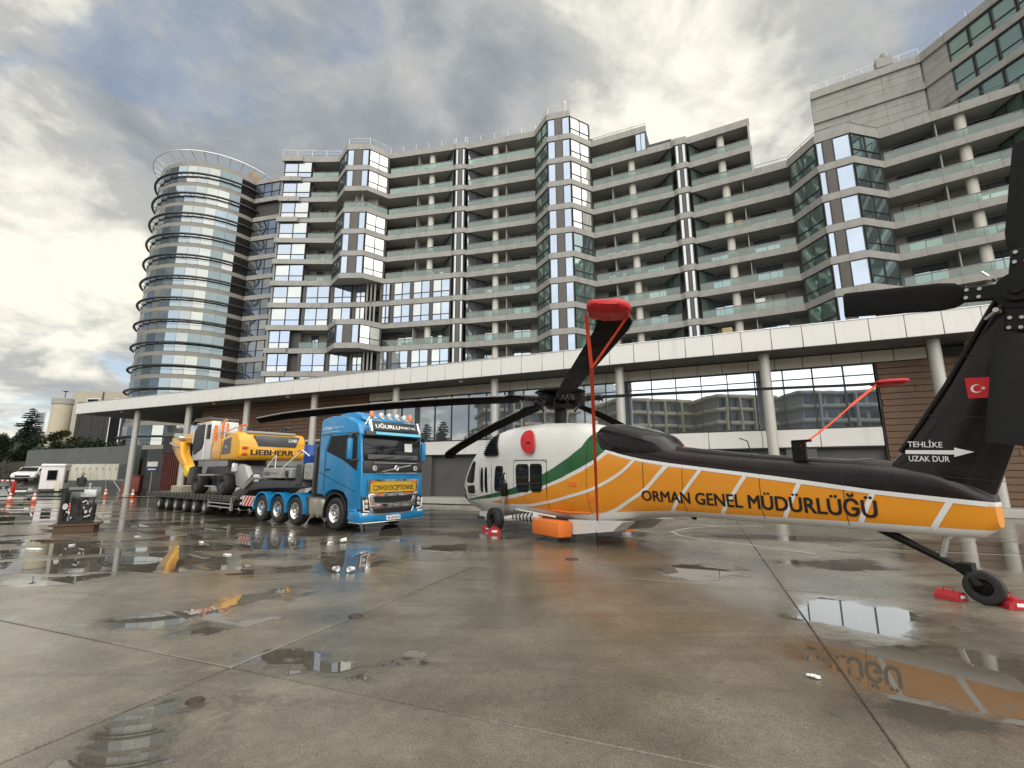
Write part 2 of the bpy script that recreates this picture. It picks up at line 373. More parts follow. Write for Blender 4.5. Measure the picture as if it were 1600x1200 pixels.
# entrance road that climbs away on the left
RD = Vector((-.45, .893)); RO = Vector((-30, 34.2)); RP = Vector((RD.y, -RD.x))
def road_z(x, y): return .01+.08*max(0, (Vector((x, y))-RO).dot(RD)-8.0)
AS = ground_mat('wet_asphalt', base=(.075, .075, .075), asphalt=True)
r = M(); rows = []
for t in (0, .6, 4, 8, 10, 20, 40, 70, 110): rows.append([(RO.x+RD.x*t+RP.x*q, RO.y+RD.y*t+RP.y*q, road_z(RO.x+RD.x*t, RO.y+RD.y*t)) for q in np.linspace(-75, 13, 12)])
r.loft(rows, close=False, cap=False, sm=False); struct('road', r, AS)
WP = mat('road_paint', (.72, .72, .68), .5, var=.12, scale=2, dirt=.5)
r = M(); r.quad(*[tuple(RO.xy+RP*q+RD*t)+(.016,) for q, t in ((-3, .1), (11, .1), (11, .42), (-3, .42))]); struct('road_line', r, WP)
KB = mat('kerb_stone', (.42, .41, .38), .7, var=.15, scale=2, dirt=.4)
r = M()
pts = [RO+RP*q+RD*t for q, t in ((-3.4, .2), (-6, .9), (-10, 3), (-16, 8), (-24, 16))]
for a, b in zip(pts[:-1], pts[1:]):
    d = (b-a); z = (road_z(a.x, a.y)+road_z(b.x, b.y))/2
    r.box(((a.x+b.x)/2, (a.y+b.y)/2, z+.05), (d.length, .35, .16), math.atan2(d.y, d.x))
struct('kerb', r, KB)
# painted circle mark on the apron under the tail
r = M(); cp_ = [Vector(p) for p in ((7.8, 15.2), (6.4, 15.2), (5.3, 14.7), (4.5, 13.9), (4.45, 13.0), (4.8, 12.2), (5.4, 11.4), (6.2, 10.1))]; ra, rb_ = [], []
for i, p in enumerate(cp_):
    dd = (cp_[min(i+1, 7)]-cp_[max(i-1, 0)]).normalized(); ra.append((p.x-dd.y*.018, p.y+dd.x*.018, .004)); rb_.append((p.x+dd.y*.018, p.y-dd.x*.018, .004))
r.loft([ra, rb_], close=False, cap=False, sm=False); struct('painted_line', r, WP)
# ------------------------------------------------------------------ apartment block
def zk(k): return 45.18-3.3*(k-1)
CLAD = mat('stone_cladding', (.305, .298, .280), .75, var=.16, scale=1.2, dirt=.35, drip=.55, bump=.15)
SOFF = mat('soffit_render', (.36, .355, .335), .85, var=.08, scale=.8)
DARK = mat('dark_cladding', (.055, .052, .05), .6, var=.2, scale=2)
RECW = mat('recess_wall', (.32, .31, .29), .8, var=.2, scale=1, dirt=.3)
BRWN = mat('brown_metal', (.085, .075, .068), .5, var=.15, scale=2, stretch=(6, 6, .3))
FRAME = mat('window_frame', (.03, .032, .034), .45, var=.1)
ALU = mat('aluminium', (.62, .62, .62), .35, metal=.8, var=.1)
COLM = mat('painted_column', (.58, .555, .50), .7, var=.07, scale=.7, dirt=.2)
G_BLUE = glass('reflective_glass', (.27, .32, .395), .85, .02, .12)
G_PALE = glass('pale_glass', (.36, .385, .40), .8, .03, .15)
G_DARK = glass('dark_glass', (.20, .26, .27), .75, .02, .2)
G_GREEN = glass('green_glass', (.26, .36, .33), .7, .02, .25)
G_SKY = glass('sky_tinted_glass', (.74, .74, .70), .55, .05, .05)  # white tint paints the bright sky reflection into the right-hand bay panes
G_BAL = clear_glass('balustrade_glass', (.50, .62, .58), .04)
RAILM = mat('rail_metal', (.11, .11, .115), .35, metal=.6)
CURT = mat('curtain_glass', (.42, .41, .37), .25, var=.5, scale=1.0, stretch=(9, 9, .3), coat=.6)
ACW = mat('unit_white', (.62, .61, .58), .5, var=.1, dirt=.3)
WIN_CACHE = {}
def win_meshes(w, h, cols, tr, fw, mats, tilt):
    """frame and pane meshes; x along the wall, -y outwards, z up from the sill. cols: fractions or count; tr: transom heights"""
    key = (round(w, 2), round(h, 2), str(cols), str(tr), fw, tuple(m.name for m in mats), tilt)
    if key in WIN_CACHE: return WIN_CACHE[key]
    xs = [w*i/cols for i in range(cols+1)] if isinstance(cols, int) else [0]+list(np.cumsum(cols)*w/sum(cols))
    zs = [0]+[t for t in tr]+[h]
    f = M(); p = M(); R = random.Random(hash(key) & 0xffff)
    for i, x in enumerate(xs): f.box((min(max(x, fw/2), w-fw/2), -.05, h/2), (fw, .14, h))
    for z in zs: f.box((w/2, -.045, min(max(z, fw/2), h-fw/2)), (w-.004, .12, fw))
    for i in range(len(xs)-1):
        for j in range(len(zs)-1):
            a, b, t = R.uniform(-1, 1)*tilt, R.uniform(-1, 1)*tilt, R.uniform(-1, 1)*tilt
            x0, x1, z0, z1 = xs[i]+.01, xs[i+1]-.01, zs[j]+.01, zs[j+1]-.01
            p.cur = (i+j*2+R.randint(0, 2)) % len(mats) if len(mats) > 1 else 0
            p.quad((x0, -.02+a, z0), (x1, -.02+b, z0), (x1, -.02+b+t, z1), (x0, -.02+a+t, z1))
    WIN_CACHE[key] = (f.mesh('window_frame', FRAME), p.mesh('pane', mats)); return WIN_CACHE[key]
def window(parent, name, x, y, z, ang, w, h, cols=2, tr=(), fw=.07, mats=None, tilt=.012):
    f, p = win_meshes(w, h, cols, tr, fw, mats or [G_BLUE], tilt)
    o = link(name, f, parent); o.location = (x, y, z); o.rotation_euler = (0, 0, ang)
    q = link('pane', p, o); return o
blk = thing('apartment_block', 'long grey apartment block with folded balcony bands and bay windows above the white canopy', 'apartment building', (0, 0, 0))
PT = dict(boxL=(-34.38, 63.0), boxR=(-31.26, 63.0), mainL=(-31.3, 63.36), A2=(-29.6, 63.34), A3=(-25.8, 63.27), b1L=(-23.73, 60.6), b1R=(-20.42, 60.5), A6=(-17.94, 62.6), A7=(-8.33, 60.68),
          s1L=(-8.07, 60.5), s1R=(-6.59, 60.28), B0=(-6.27, 60.52), B4=(3.27, 58.0), b2L=(4.71, 54.95), b2R=(7.70, 54.18), C0=(10.69, 55.92), Cw=(15.9, 53.6), Cx=(17.2, 53.0), C1=(19.76, 51.86),
          s2L=(20.03, 51.36), s2R=(21.24, 50.87), D0=(21.6, 51.1), Dx=(27.56, 47.9), D1=(30.34, 46.34), b3L=(30.91, 42.6), b3R=(33.38, 40.97), F0=(37.05, 41.85), F1=(44.97, 35.99),
          s3L=(45.1, 35.5), s3R=(46.1, 34.6), G0=(46.5, 34.8), G1=(52.5, 26.8))
V2 = lambda n: Vector(PT[n]) if isinstance(n, str) else Vector(n)
def frame2(a, b):
    a, b = V2(a), V2(b); d = b-a; L = d.length; e = d/L; return a, e, Vector((e.y, -e.x)), L, math.atan2(e.y, e.x)
ORDER = ['boxL', 'boxR', 'mainL', 'A3', 'b1L', 'b1R', 'A6', 'A7', 's1L', 's1R', 'B0', 'B4', 'b2L', 'b2R', 'C0', 'Cx', 'C1', 's2L', 's2R', 'D0', 'Dx', 'D1', 'b3L', 'b3R', 'F0', 'F1', 's3L', 's3R', 'G0', 'G1']
def band_poly(k):
    o = list(ORDER)
    if k in (7, 10, 11): o = [n for n in o if n not in ('b1L', 'b1R')]
    if k not in (0, 1, 2, 3, 9, 10): o = [n for n in o if n not in ('boxR', 'mainL')]
    end = {0: 'b2R', 1: 'Cx', 2: 'Dx', 3: 'Dx'}.get(k, 'G1'); return o[:o.index(end)+1]
panels = []
def offset_poly(pl, d):
    out = []
    for i, n in enumerate(pl):
        p = V2(n); ns = []
        if i > 0: ns.append(frame2(pl[i-1], pl[i])[2])
        if i < len(pl)-1: ns.append(frame2(pl[i], pl[i+1])[2])
        if len(ns) == 1: out.append(p+ns[0]*d); continue
        m = (ns[0]+ns[1]).normalized(); out.append(p+m*d/max(.45, m.dot(ns[0])))
    return out
for k in range(0, 12):
    pl = band_poly(k); roof = k == 0 or (k in (1, 2, 4)); 
    core = M(); fr = [V2(n) for n in pl]; inn = offset_poly(pl, -.22); mid = offset_poly(pl, -.05)
    segs = list(zip(range(len(pl)-1), range(1, len(pl))))
    for i, j in segs:
        top, bot = zk(k)-.02, zk(k)-.70
        a, b, c, d = mid[i], mid[j], inn[j], inn[i]
        core._add([(p.x, p.y, z) for z in (bot, top) for p in (a, b, c, d)], [(3, 2, 1, 0), (4, 5, 6, 7), (0, 1, 5, 4), (1, 2, 6, 5), (2, 3, 7, 6), (3, 0, 4, 7)])
    part('slab_band', core, CLAD, blk)
    # floor slab with soffit
    back = [p+Vector((.35, 5.5)) for p in inn][::-1]
    sl = M(); 
    for i, j in segs:
        a, b = inn[i], inn[j]; c, d = b+Vector((1.6, 4.4)), a+Vector((1.6, 4.4))
        sl._add([(p.x, p.y, z) for z in (zk(k)-.62, zk(k)-.26) for p in (a, b, c, d)], [(3, 2, 1, 0), (4, 5, 6, 7), (0, 1, 5, 4), (1, 2, 6, 5), (2, 3, 7, 6), (3, 0, 4, 7)])
    part('floor_slab', sl, SOFF, blk)
    # cladding panels
    for i, j in segs:
        A, e, n, L, ang = frame2(pl[i], pl[j])
        rf = (k == 0) or (k == 1 and pl[j] in ('C0', 'Cx')) or (k == 2 and ORDER.index(pl[j]) > ORDER.index('Cx')) or (k == 4 and ORDER.index(pl[j]) > ORDER.index('Dx'))
        cnt = max(1, round(L/1.97)); 
        for q in range(cnt): panels.append((A, e, n, L, ang, q, cnt, zk(k)+(.16 if rf else 0), .90 if rf else .72))
panels.sort(key=lambda t: t[0].length-(0.0))
PC = {}; rest = M()
for idx, (A, e, n, L, ang, q, cnt, top, h) in enumerate(panels):
    w = L/cnt
    if idx < 292:
        key = (round(w, 2), h)
        if key not in PC: PC[key] = M().box((w/2, .03, -h/2), (w-.018, .06, h)).mesh('cladding_panel', CLAD)
        o = link('cladding_panel', PC[key], blk); p = A+e*(w*q); o.location = (p.x, p.y, top); o.rotation_euler = (0, 0, ang)
    else:
        p = A+e*(w*(q+.5))-n*.03; rest.box((p.x, p.y, top-h/2), (w-.018, .06, h), ang)
part('cladding_panel', rest, CLAD, blk, kind='stuff')
def recess(k, a, b, depth=2.5, cols=(), div=(), lo=.0, hi=1.0, side=None, doors=2, rail=True, seed=0, ext=1.6):
    """open balcony between slab k and slab k+1"""
    A, e, n, L, ang = frame2(a, b); z0 = zk(k+1)-.26; z1 = zk(k)-.62; H = z1-z0; R = random.Random(k*31+seed)
    P = lambda x, d: A+e*x-n*d
    bw = M(); c = P(L/2, depth+.1); bw.box((c.x, c.y, (z0+z1)/2), (L+ext, .18, H-.004), ang); part('back_wall', bw, RECW, blk)
    dw = L*.26
    for t in ([.10, .60] if doors == 2 else [.2]):
        p = P(L*t, depth); window(blk, 'balcony_door', p.x, p.y, z0+.02, ang, dw, H-.25, 2, (), .07, [R.choice([G_DARK, G_DARK, G_BLUE, G_PALE, CURT])], .02)
    if R.random() < .55:
        p = P(L*R.choice([.40, .44, .92]), depth-.32); ac = M().rbox((0, 0, .42), (.85, .34, .62), .04, 1).lathe([(.001, -.18), (.24, -.18), (.25, -.17)], (-.1, 0, .42), 'y', 16); o = part('air_conditioner', ac, FRAME if R.random() < .1 else ACW, blk); o.location = (p.x, p.y, z0+.02); o.rotation_euler = (0, 0, ang)
    for t in cols:
        p = P(L*t, .95); m = M().cyl((0, 0, 0), (0, 0, H), .43, n=20); o = part('column', m, COLM, blk); o.location = (p.x, p.y, z0)
    for t in div:
        p = P(L*t, 1.45); m = M().box((0, 0, H/2), (.10, 2.0, H-.004)); o = part('divider', m, CLAD, blk); o.location = (p.x, p.y, z0); o.rotation_euler = (0, 0, ang)
    if rail:
        x0, x1 = L*lo+.06, L*hi-.06; m = M(); w = x1-x0; m.box((w/2, 0, .86), (w, .09, .09)); m.box((w/2, 0, .03), (w, .05, .05))
        cnt = max(2, round(w/1.9))
        for q in range(cnt+1): m.box((min(max(w*q/cnt, .025), w-.025), .03, .44), (.035, .03, .82))
        o = part('balustrade', m, [RAILM], blk); p = P(x0, .12); o.location = (p.x, p.y, zk(k+1)); o.rotation_euler = (0, 0, ang)
        gl = M(); 
        for q in range(cnt): gl.box((w*(q+.5)/cnt, -.012, .44), (w/cnt-.02, .012, .76))
        part('pane', gl, G_BAL, o)
SKEW = 1.7
def side_glass(k, p, q, mats, cols=2):
    """glazed wall standing between points p and q of the plan"""
    a, e, n, L, ang = frame2(p, q); z0 = zk(k+1)-.24; window(blk, 'side_window', a.x, a.y, z0, ang, L, zk(k)-.62-z0-.01, cols, (), .06, mats, .015)
def wallbox(k, p, q, m=DARK, inset=.06, name='wall'):
    a, e, n, L, ang = frame2(p, q); z0, z1 = zk(k+1)-.26, zk(k)-.62; c = a+e*L/2-n*(inset+.1); w = M().box((c.x, c.y, (z0+z1)/2), (L, .18, z1-z0-.004), ang); part(name, w, m, blk)
def win_on(k, p, q, x0, w, cols, tr=True, mats=None, name='bay_window', inset=.14, full=False):
    a, e, n, L, ang = frame2(p, q); z0 = zk(k+1)-.02; h = zk(k)-.70-z0; s = a+e*x0-n*inset
    window(blk, name, s.x, s.y, z0, ang, w, h, cols, ((h*.33,) if tr else ()), .075, mats, .012)
def pier(k, p, q, x0, w, m=BRWN, inset=.05):
    a, e, n, L, ang = frame2(p, q); z0, z1 = zk(k+1)-.02, zk(k)-.70; c = a+e*(x0+w/2)-n*(inset+.06)
    key = ('pier', round(w, 2), m.name)
    if key not in WIN_CACHE:
        b = M().box((0, 0, (z1-z0)/2), (w, .12, z1-z0)); 
        for i in range(3): b.box((w*(i-1)*.3, -.065, (z1-z0)/2), (.03, .02, z1-z0-.01))
        WIN_CACHE[key] = b.mesh('pier', m)
    o = link('pier', WIN_CACHE[key], blk); o.location = (c.x, c.y, z0); o.rotation_euler = (0, 0, ang)
def seg_len(a, b): return (V2(b)-V2(a)).length
def bay(k, a, l, r, b, front, left_m, right_m, seed):
    R = random.Random(k*13+seed)
    for p, q in ((a, l), (l, r), (r, b)): wallbox(k, p, q, DARK, .2)
    L = seg_len(a, l); win_on(k, a, l, .25, L-.35, 2, True, left_m)
    L = seg_len(l, r)
    if front == 'sym':
        win_on(k, l, r, .10, .98, 1, False, [G_BLUE]); pier(k, l, r, 1.1, L-2.2); win_on(k, l, r, L-1.08, .98, 1, False, [G_BLUE])
    else:
        win_on(k, l, r, .08, .55, 1, False, [G_BLUE]); pier(k, l, r, .66, .78); win_on(k, l, r, 1.48, L-1.56, 1, False, [G_BLUE])
    L = seg_len(r, b); win_on(k, r, b, .08, L-.35, 2, True, right_m)
def flat_windows(k, a, b, n, lead=.1):
    wallbox(k, a, b, DARK, .2); L = seg_len(a, b); w = (L-lead*2)/n
    for i in range(n):
        pier(k, a, b, lead+w*i, .34); win_on(k, a, b, lead+w*i+.36, w-.38, 2, True, [G_BLUE, G_BLUE, G_PALE], 'window')
def strip(k, l, r, a=None, b=None, am=None, bm=None):
    wallbox(k, l, r, DARK, .2); L = seg_len(l, r)
    win_on(k, l, r, .06, .42, 1, False, [G_PALE], 'strip_window'); pier(k, l, r, .50, L-1.0); win_on(k, l, r, L-.48, .42, 1, False, [G_PALE], 'strip_window')
    # glazed cheeks that run back diagonally into the balconies
    if a: A, e, n, LL, ang = frame2(l, r); q = V2(a); side_glass(k, q-n*2.45-e*SKEW, q-n*.15, am)
    if b: A, e, n, LL, ang = frame2(l, r); q = V2(b); side_glass(k, q-n*.15, q-n*2.45+e*(2.5 if b == 'B0' else SKEW), bm)
for k in range(0, 11):
    # left end
    wallbox(k, (-34.2, 63.9), (-29.8, 63.9), DARK, .1)
    win_on(k, (-34.0, 63.2), (-29.9, 63.2), .0, 4.1 if k not in (8, 9) else 3.0, 2, True, [G_BLUE, G_PALE], 'window', .2)
    wallbox(k, (-34.2, 70), (-34.2, 63.4), CLAD, -.05)
    if k in (6, 7, 9, 10):
        flat_windows(k, (-29.8, 63.34), 'A3', 1, .1); flat_windows(k, 'A3', (-22.6, 63.1), 1, .1); flat_windows(k, (-22.5, 63.1), (-20.6, 62.9), 1, .05)
        for i in range(3): pier(k, (-20.5, 62.7), 'A6', .1+i*.55, .22, CLAD, -.15)
        flat_windows(k, (-18.6, 62.6), (-17.0, 62.3), 1, .05); flat_windows(k, (-17.0, 62.41), 'A7', 3, .1)
    else:
        recess(k, (-29.8, 63.34), 'A3', 2.3, doors=1, seed=1)
        recess(k, 'A6', 'A7', 2.5, cols=(.64,), div=(.44,), seed=2)
        if k == 2:
            for p, q in (('A3', 'b1L'), ('b1L', 'b1R'), ('b1R', 'A6')): recess(k, p, q, 2.3, doors=1, seed=5)
        else: bay(k, 'A3', 'b1L', 'b1R', 'A6', 'sym', [G_DARK], [G_SKY], 1)
    strip(k, 's1L', 's1R', 'A7', 'B0', [G_GREEN], [G_PALE])
    if not (k in (6, 7, 9, 10)): pass
    recess(k, 'B0', 'B4', 2.5, cols=(.40,), div=(.57,), seed=3)
    bay(k, 'B4', 'b2L', 'b2R', 'C0', 'sym', [G_GREEN], [G_SKY] if k < 5 else ([G_DARK] if k == 5 else [G_GREEN]), 2)  # right side: upper panes tinted sky-white, lower ones dark for a mirrored wing
    if k == 1:
        recess(k, 'C0', 'Cw', 2.5, doors=1, seed=4); wallbox(k, 'Cw', 'Cx', DARK, .2); win_on(k, 'Cw', 'Cx', .05, seg_len('Cw', 'Cx')-.1, 2, False, [G_BLUE], 'window', .1); wallbox(k, 'Cx', V2('Cx')+Vector((1.2, 2.6)), DARK, .0)
    if k >= 2:
        recess(k, 'C0', 'C1', 2.5, cols=(.50,), div=(.25,), seed=4)
        strip(k, 's2L', 's2R', 'C1', 'D0', [G_GREEN], [G_GREEN])
        if k < 4:
            recess(k, 'D0', 'Dx', 2.5, cols=(.52,), doors=1, seed=6, ext=-.5); wallbox(k, 'Dx', V2('Dx')+Vector((1.1, 2.4)), SOFF, .05)
        else:
            recess(k, 'D0', 'D1', 2.5, cols=(.37,), div=(.55,), seed=6)
    if k >= 4:
        bay(k, 'D1', 'b3L', 'b3R', 'F0', 'wide', [G_GREEN], [G_DARK], 3)
        recess(k, 'F0', 'F1', 2.5, cols=(.60,), div=(.42,), seed=7)
        strip(k, 's3L', 's3R', 'F1', 'G0', [G_GREEN], [G_GREEN]); recess(k, 'G0', 'G1', 2.5, cols=(.4,), seed=8)
# solid body behind the balconies
def body(lst, k0, name='wall', depth=2.9, back=9, m=DARK, zb=0.0):
    pl = [V2(n) for n in lst]; off = offset_poly(lst, -depth); bk = [p+Vector((.9, back)) for p in off][::-1]
    part(name, M().prism([tuple(p) for p in off+bk], 'z', zb, zk(k0)-.64), m, blk)
body(['boxL', 'A3', 'A7', 'B0', 'B4', 'C0'], 0); body(['C0', 'C1'], 1); body(['C1', 'D0', 'Dx'], 3); body(['Dx', 'D1', 'F0', 'F1', 'G0', 'G1'], 4)
wallb = M(); wallb.prism([(18.5, 54.8), (27.2, 50.5), (31, 58), (21, 62)], 'z', zk(4), zk(2)-.64); part('wall', wallb, DARK, blk)
# roof railings
def roof_rail(lst, k, h=1.05, dz=.16, up=True):
    pl = offset_poly(lst, -.25); m = M(); z = zk(k)+dz
    m.tube([(p.x, p.y, z+h) for p in pl], .028, 6)
    if up: m.tube([(p.x, p.y, z+h*.55) for p in pl], .018, 6)
    for i in range(len(pl)-1):
        d = (pl[i+1]-pl[i]).length; n = max(1, int(d/1.8))
        for q in range(n): p = pl[i].lerp(pl[i+1], q/n); m.cyl((p.x, p.y, z-.1), (p.x, p.y, z+h), .022, n=6)
    part('roof_railing', m, ALU if up else RAILM, blk)
roof_rail(['boxL', 'A3', 'b1L', 'b1R', 'A6', 'A7', 's1L', 's1R', 'B0', 'B4', 'b2L', 'b2R'], 0)
roof_rail(['b2R', 'C0', 'Cx'], 1, .45, .16, False); roof_rail(['Cx', 'C1', 's2L', 's2R', 'D0', 'Dx'], 2, .12, .16, False); roof_rail(['Dx', 'D1', 'b3L', 'b3R', 'F0', 'F1', 'G0', 'G1'], 4, .5, .16, False)
ant = M().cyl((7.2, 54.6, zk(0)), (7.2, 54.6, zk(0)+2.0), .03, n=6).box((7.2, 54.6, zk(0)+1.7), (.5, .04, .04)); part('aerial', ant, ALU, blk)
# set-back upper storeys on the right
U = [Vector((35.03, 47.83)), Vector((43.44, 42.74)), Vector((46.4, 29.9)), Vector((49.0, 26.0))]
for k, h in ((1, .95), (2, .72), (3, .72)):
    pl = U; m = M()
    for i in range(3):
        a, e, n, L, ang = frame2(pl[i], pl[i+1]); c = a+e*L/2-n*.12; m.box((c.x, c.y, zk(k)-h/2+(.16 if k == 1 else 0)), (L+.02, .24, h), ang)
    part('slab_band', m, CLAD, blk)
for k in (1, 2, 3):
    for i in range(3):
        a, e, n, L, ang = frame2(U[i], U[i+1]); z0, z1 = zk(k+1), zk(k)-.72
        if i == 0 or i == 1:
            LL = L if i == 0 else 2.35
            for q in range(3):
                nn = max(1, round(LL/3.2))
                for x in range(nn):
                    c = a+e*(LL*(x+.5)/nn)-n*.30; hh = (z1-z0)/3; m = M().box((c.x, c.y, z0+hh*(q+.5)), (LL/nn-.02, .16, hh-.03), ang); part('stone_panel', m, CLAD, blk)
        x = 2.4 if i == 1 else .1
        while i > 0 and x+1.75 < L:
            s = a+e*x-n*.28; window(blk, 'window', s.x, s.y, z0, ang, 1.75, z1-z0, 1, ((z1-z0)*.32,), .09, [G_GREEN], .02); x += 1.82
ub = M().prism([tuple(p) for p in [U[0]+Vector((.25, .45)), U[1]+Vector((.25, .4)), U[2]+Vector((.4, .1)), U[3]+Vector((.4, .1)), Vector((66, 40)), Vector((60, 66)), Vector((46.5, 61))]], 'z', zk(4)-.3, zk(1)-.1); part('wall', ub, mat('concrete_grey', (.26, .255, .24), .8, var=.1, scale=.6, dirt=.2), blk)
m = M(); 
for i in range(3):
    a, b = U[i], U[i+1]; m.tube([(a.x+.3, a.y+.3, zk(1)+1.15), (b.x+.3, b.y+.3, zk(1)+1.15)], .025, 6)
    n = 6
    for q in range(n): p = a.lerp(b, q/n); m.cyl((p.x+.3, p.y+.3, zk(1)), (p.x+.3, p.y+.3, zk(1)+1.15), .02, n=6)
part('roof_railing', m, ALU, blk)
m = M().rbox((41.2, 44.6, zk(1)+.75), (1.5, 1.0, 1.2), .05, 1, -.5).cyl((41.2, 44.4, zk(1)+1.3), (41.2, 44.4, zk(1)+1.75), .35); part('roof_unit', m, CLAD, blk)
# link to the round tower
for k in range(0, 11):
    a, e, n, L, ang = frame2((-41.4, 69.0), (-34.2, 67.2)); z0 = zk(k+1); z1 = zk(k)-.72
    c = a+e*L/2-n*.15; m = M().box((c.x, c.y, zk(k)-.36), (L, .3, .72), ang); part('slab_band', m, CLAD, blk)
    s = a-n*(.2 if k != 1 else 1.6); window(blk, 'link_window', s.x, s.y, z0, ang, L, z1-z0, 5, ((z1-z0)*.4,), .05, [G_BLUE, G_BLUE, G_PALE], .01)
m = M().prism([(-41.4, 69.6), (-34.2, 67.8), (-33, 76), (-40, 78)], 'z', 0, zk(0)-.75); part('wall', m, DARK, blk)
# ------------------------------------------------------------------ round tower
TC, TR = Vector((-49.2, 72.8)), 8.5
tw = thing('round_tower', 'round glass tower with dark ring rails and a spoked crown at the left', 'tower', (TC.x, TC.y, 0))
def ringprof(prof, m, name, n=64, a0=0, a1=2*math.pi): return part(name, M().lathe(prof, n=n), m, tw)
for k in range(0, 15):
    z = zk(k); h = .95 if k == 0 else .62; t = .1 if k == 0 else 0
    ringprof([(TR-.4, z+t), (TR, z+t), (TR, z+t-h), (TR-.4, z+t-h), (TR-.4, z+t)], mat('tower_band', (.24, .23, .205), .7, var=.15, dirt=.3), 'band')
    if k < 14:
        b = M().lathe([(TR+.38, z-2.08), (TR+.66, z-2.02), (TR+.70, z-2.18), (TR+.62, z-2.26), (TR+.38, z-2.24), (TR+.38, z-2.08)], n=64)
        for i in range(30):
            t = 2*math.pi*i/30; b.box(((TR+.2)*math.cos(t), (TR+.2)*math.sin(t), z-2.18), (.42, .06, .06), t)
        part('ring_rail', b, FRAME, tw)
ringprof([(0.01, zk(0)-.4), (TR-.35, zk(0)-.4)], SOFF, 'roof')
part('core', M().lathe([(TR-.9, 0), (TR-.9, zk(0)-.45)], n=48), DARK, tw)
T_MATS = [glass('tower_glass_blue', (.19, .235, .27), .85, .02, .1), glass('tower_glass_grey', (.25, .275, .28), .85, .03, .1), glass('tower_glass_pale', (.30, .315, .30), .85, .04, .1), glass('tower_glass_teal', (.14, .18, .195), .85, .02, .12)]
NW = 36; TPC = {}
def tower_pane(mi, tl):
    if (mi, tl) in TPC: return TPC[(mi, tl)]
    w = 2*TR*math.tan(math.pi/NW)-.03; h = 2.66; p = M(); R = random.Random(mi*7+tl)
    for z0, z1 in ((0.0, .62), (.66, h)):
        d = R.uniform(-.008, .008); f = R.uniform(-.012, .012); p.quad((-w/2, -.06+d, z0), (w/2, -.06-d, z0), (w/2, -.06-d+f, z1), (-w/2, -.06+d+f, z1))
    f = M(); f.box((-w/2-.015, -.05, h/2), (.03, .05, h)).box((0, -.05, .64), (w, .05, .04))
    TPC[(mi, tl)] = (f.mesh('mullion', FRAME), p.mesh('pane', T_MATS[mi])); return TPC[(mi, tl)]
RT = random.Random(5)
colm = [(2, 1, 2, 2, 1, 0, 0, 3, 0, 0, 1, 2, 3, 3, 3, 3, 3, 3)[(i-18) % 18] for i in range(NW)]  # pane tints set by angle, darker where the sun's mirror image glares
LV = mat('louvre_metal', (.045, .04, .036), .6); L = 2*TR*math.tan(math.pi/NW)
lvm = M()
for q in range(11): lvm.box((0, .0, .15+q*.235), (L, .22, .09), R=Matrix.Rotation(math.radians(35), 3, 'X'))
lvm.box((0, .2, 1.35), (L, .1, 2.7)); lvme = lvm.mesh('louvre', LV)
for k in range(0, 14):
    for i in range(NW):
        t = 2*math.pi*(i+.5)/NW; dx, dy = math.cos(t), math.sin(t)
        if dx*(-TC.x)+dy*(-TC.y) < -.15*TC.length: continue
        if -36 < math.degrees(t if t < math.pi else t-2*math.pi) < -4:
            o = link('louvre', lvme, tw); o.location = (dx*(TR+.02), dy*(TR+.02), zk(k+1)); o.rotation_euler = (0, 0, t+math.pi/2); continue
        mi = colm[i] if RT.random() < .80 else RT.choice([0, 1, 1, 2, 3])
        f, p = tower_pane(mi, RT.randint(0, 2)); o = link('window', f, tw); o.location = (dx*(TR-.04), dy*(TR-.04), zk(k+1)-.0); o.rotation_euler = (0, 0, t+math.pi/2); link('pane', p, o)
cr = M(); zc = zk(0)+1.3
cr.lathe([(TR+1.1, zc), (TR+1.2, zc), (TR+1.2, zc-.09), (TR+1.1, zc-.09), (TR+1.1, zc)], n=72)
for i in range(34):
    t = 2*math.pi*i/34; cr.tube([((TR-1.2)*math.cos(t), (TR-1.2)*math.sin(t), zk(0)+.1), ((TR+1.1)*math.cos(t), (TR+1.1)*math.sin(t), zc-.07)], .055, 6)
part('roof_crown', cr, ALU, tw)
part('stair_head', M().rbox((6.6, -2.6, zk(0)+1.0), (1.6, 1.0, 2.2), .2, 2, .9).box((-1, -6.5, zk(0)+.5), (1.4, 1, 1)), mat('brown_render', (.26, .20, .13), .8, dirt=.3), tw)
# ------------------------------------------------------------------ podium with the long white canopy
PO = Vector((-3.9, 26.69, 0)); PA = math.radians(-23.2)
pod = thing('podium_building', 'low podium with long white panelled canopy, round columns, mirror glass and brown plank walls', 'podium', PO, PA)
WHITEP = mat('white_panel', (.69, .685, .665), .45, var=.05, scale=.7, dirt=.14, drip=.25, coat=.1)
BEIGEP = mat('beige_panel', (.50, .48, .42), .5, var=.06, scale=.7, dirt=.15)
WOOD = mat('brown_plank', (.135, .075, .042), .55, var=.35, scale=2.2, stretch=(.5, 4, 5), dirt=.3)
SOFFD = mat('dark_soffit', (.11, .105, .098), .6, var=.1, scale=.7)
STONE = mat('dark_stone', (.085, .085, .085), .5, var=.2, scale=1.2, dirt=.3)
PLIN = mat('plinth_concrete', (.30, .295, .28), .6, var=.15, scale=1.2, dirt=.4)
MIRG = glass('mirror_glass', (.50, .56, .61), .92, .012, .06)
DOORG = glass('door_glass', (.035, .04, .042), .25, .05, .1)
XL, XR = -37.0, 33.0
part('canopy_slab', M().box(((XL+XR)/2, 7.0, 7.22), (XR-XL-.2, 14.6, .74)), SOFFD, pod)
part('canopy_roof', M().box(((XL+XR)/2, 6.9, 7.64), (XR-XL-.3, 14.4, .07)), mat('roof_gravel', (.3, .3, .29), .9), pod)
pm = {}
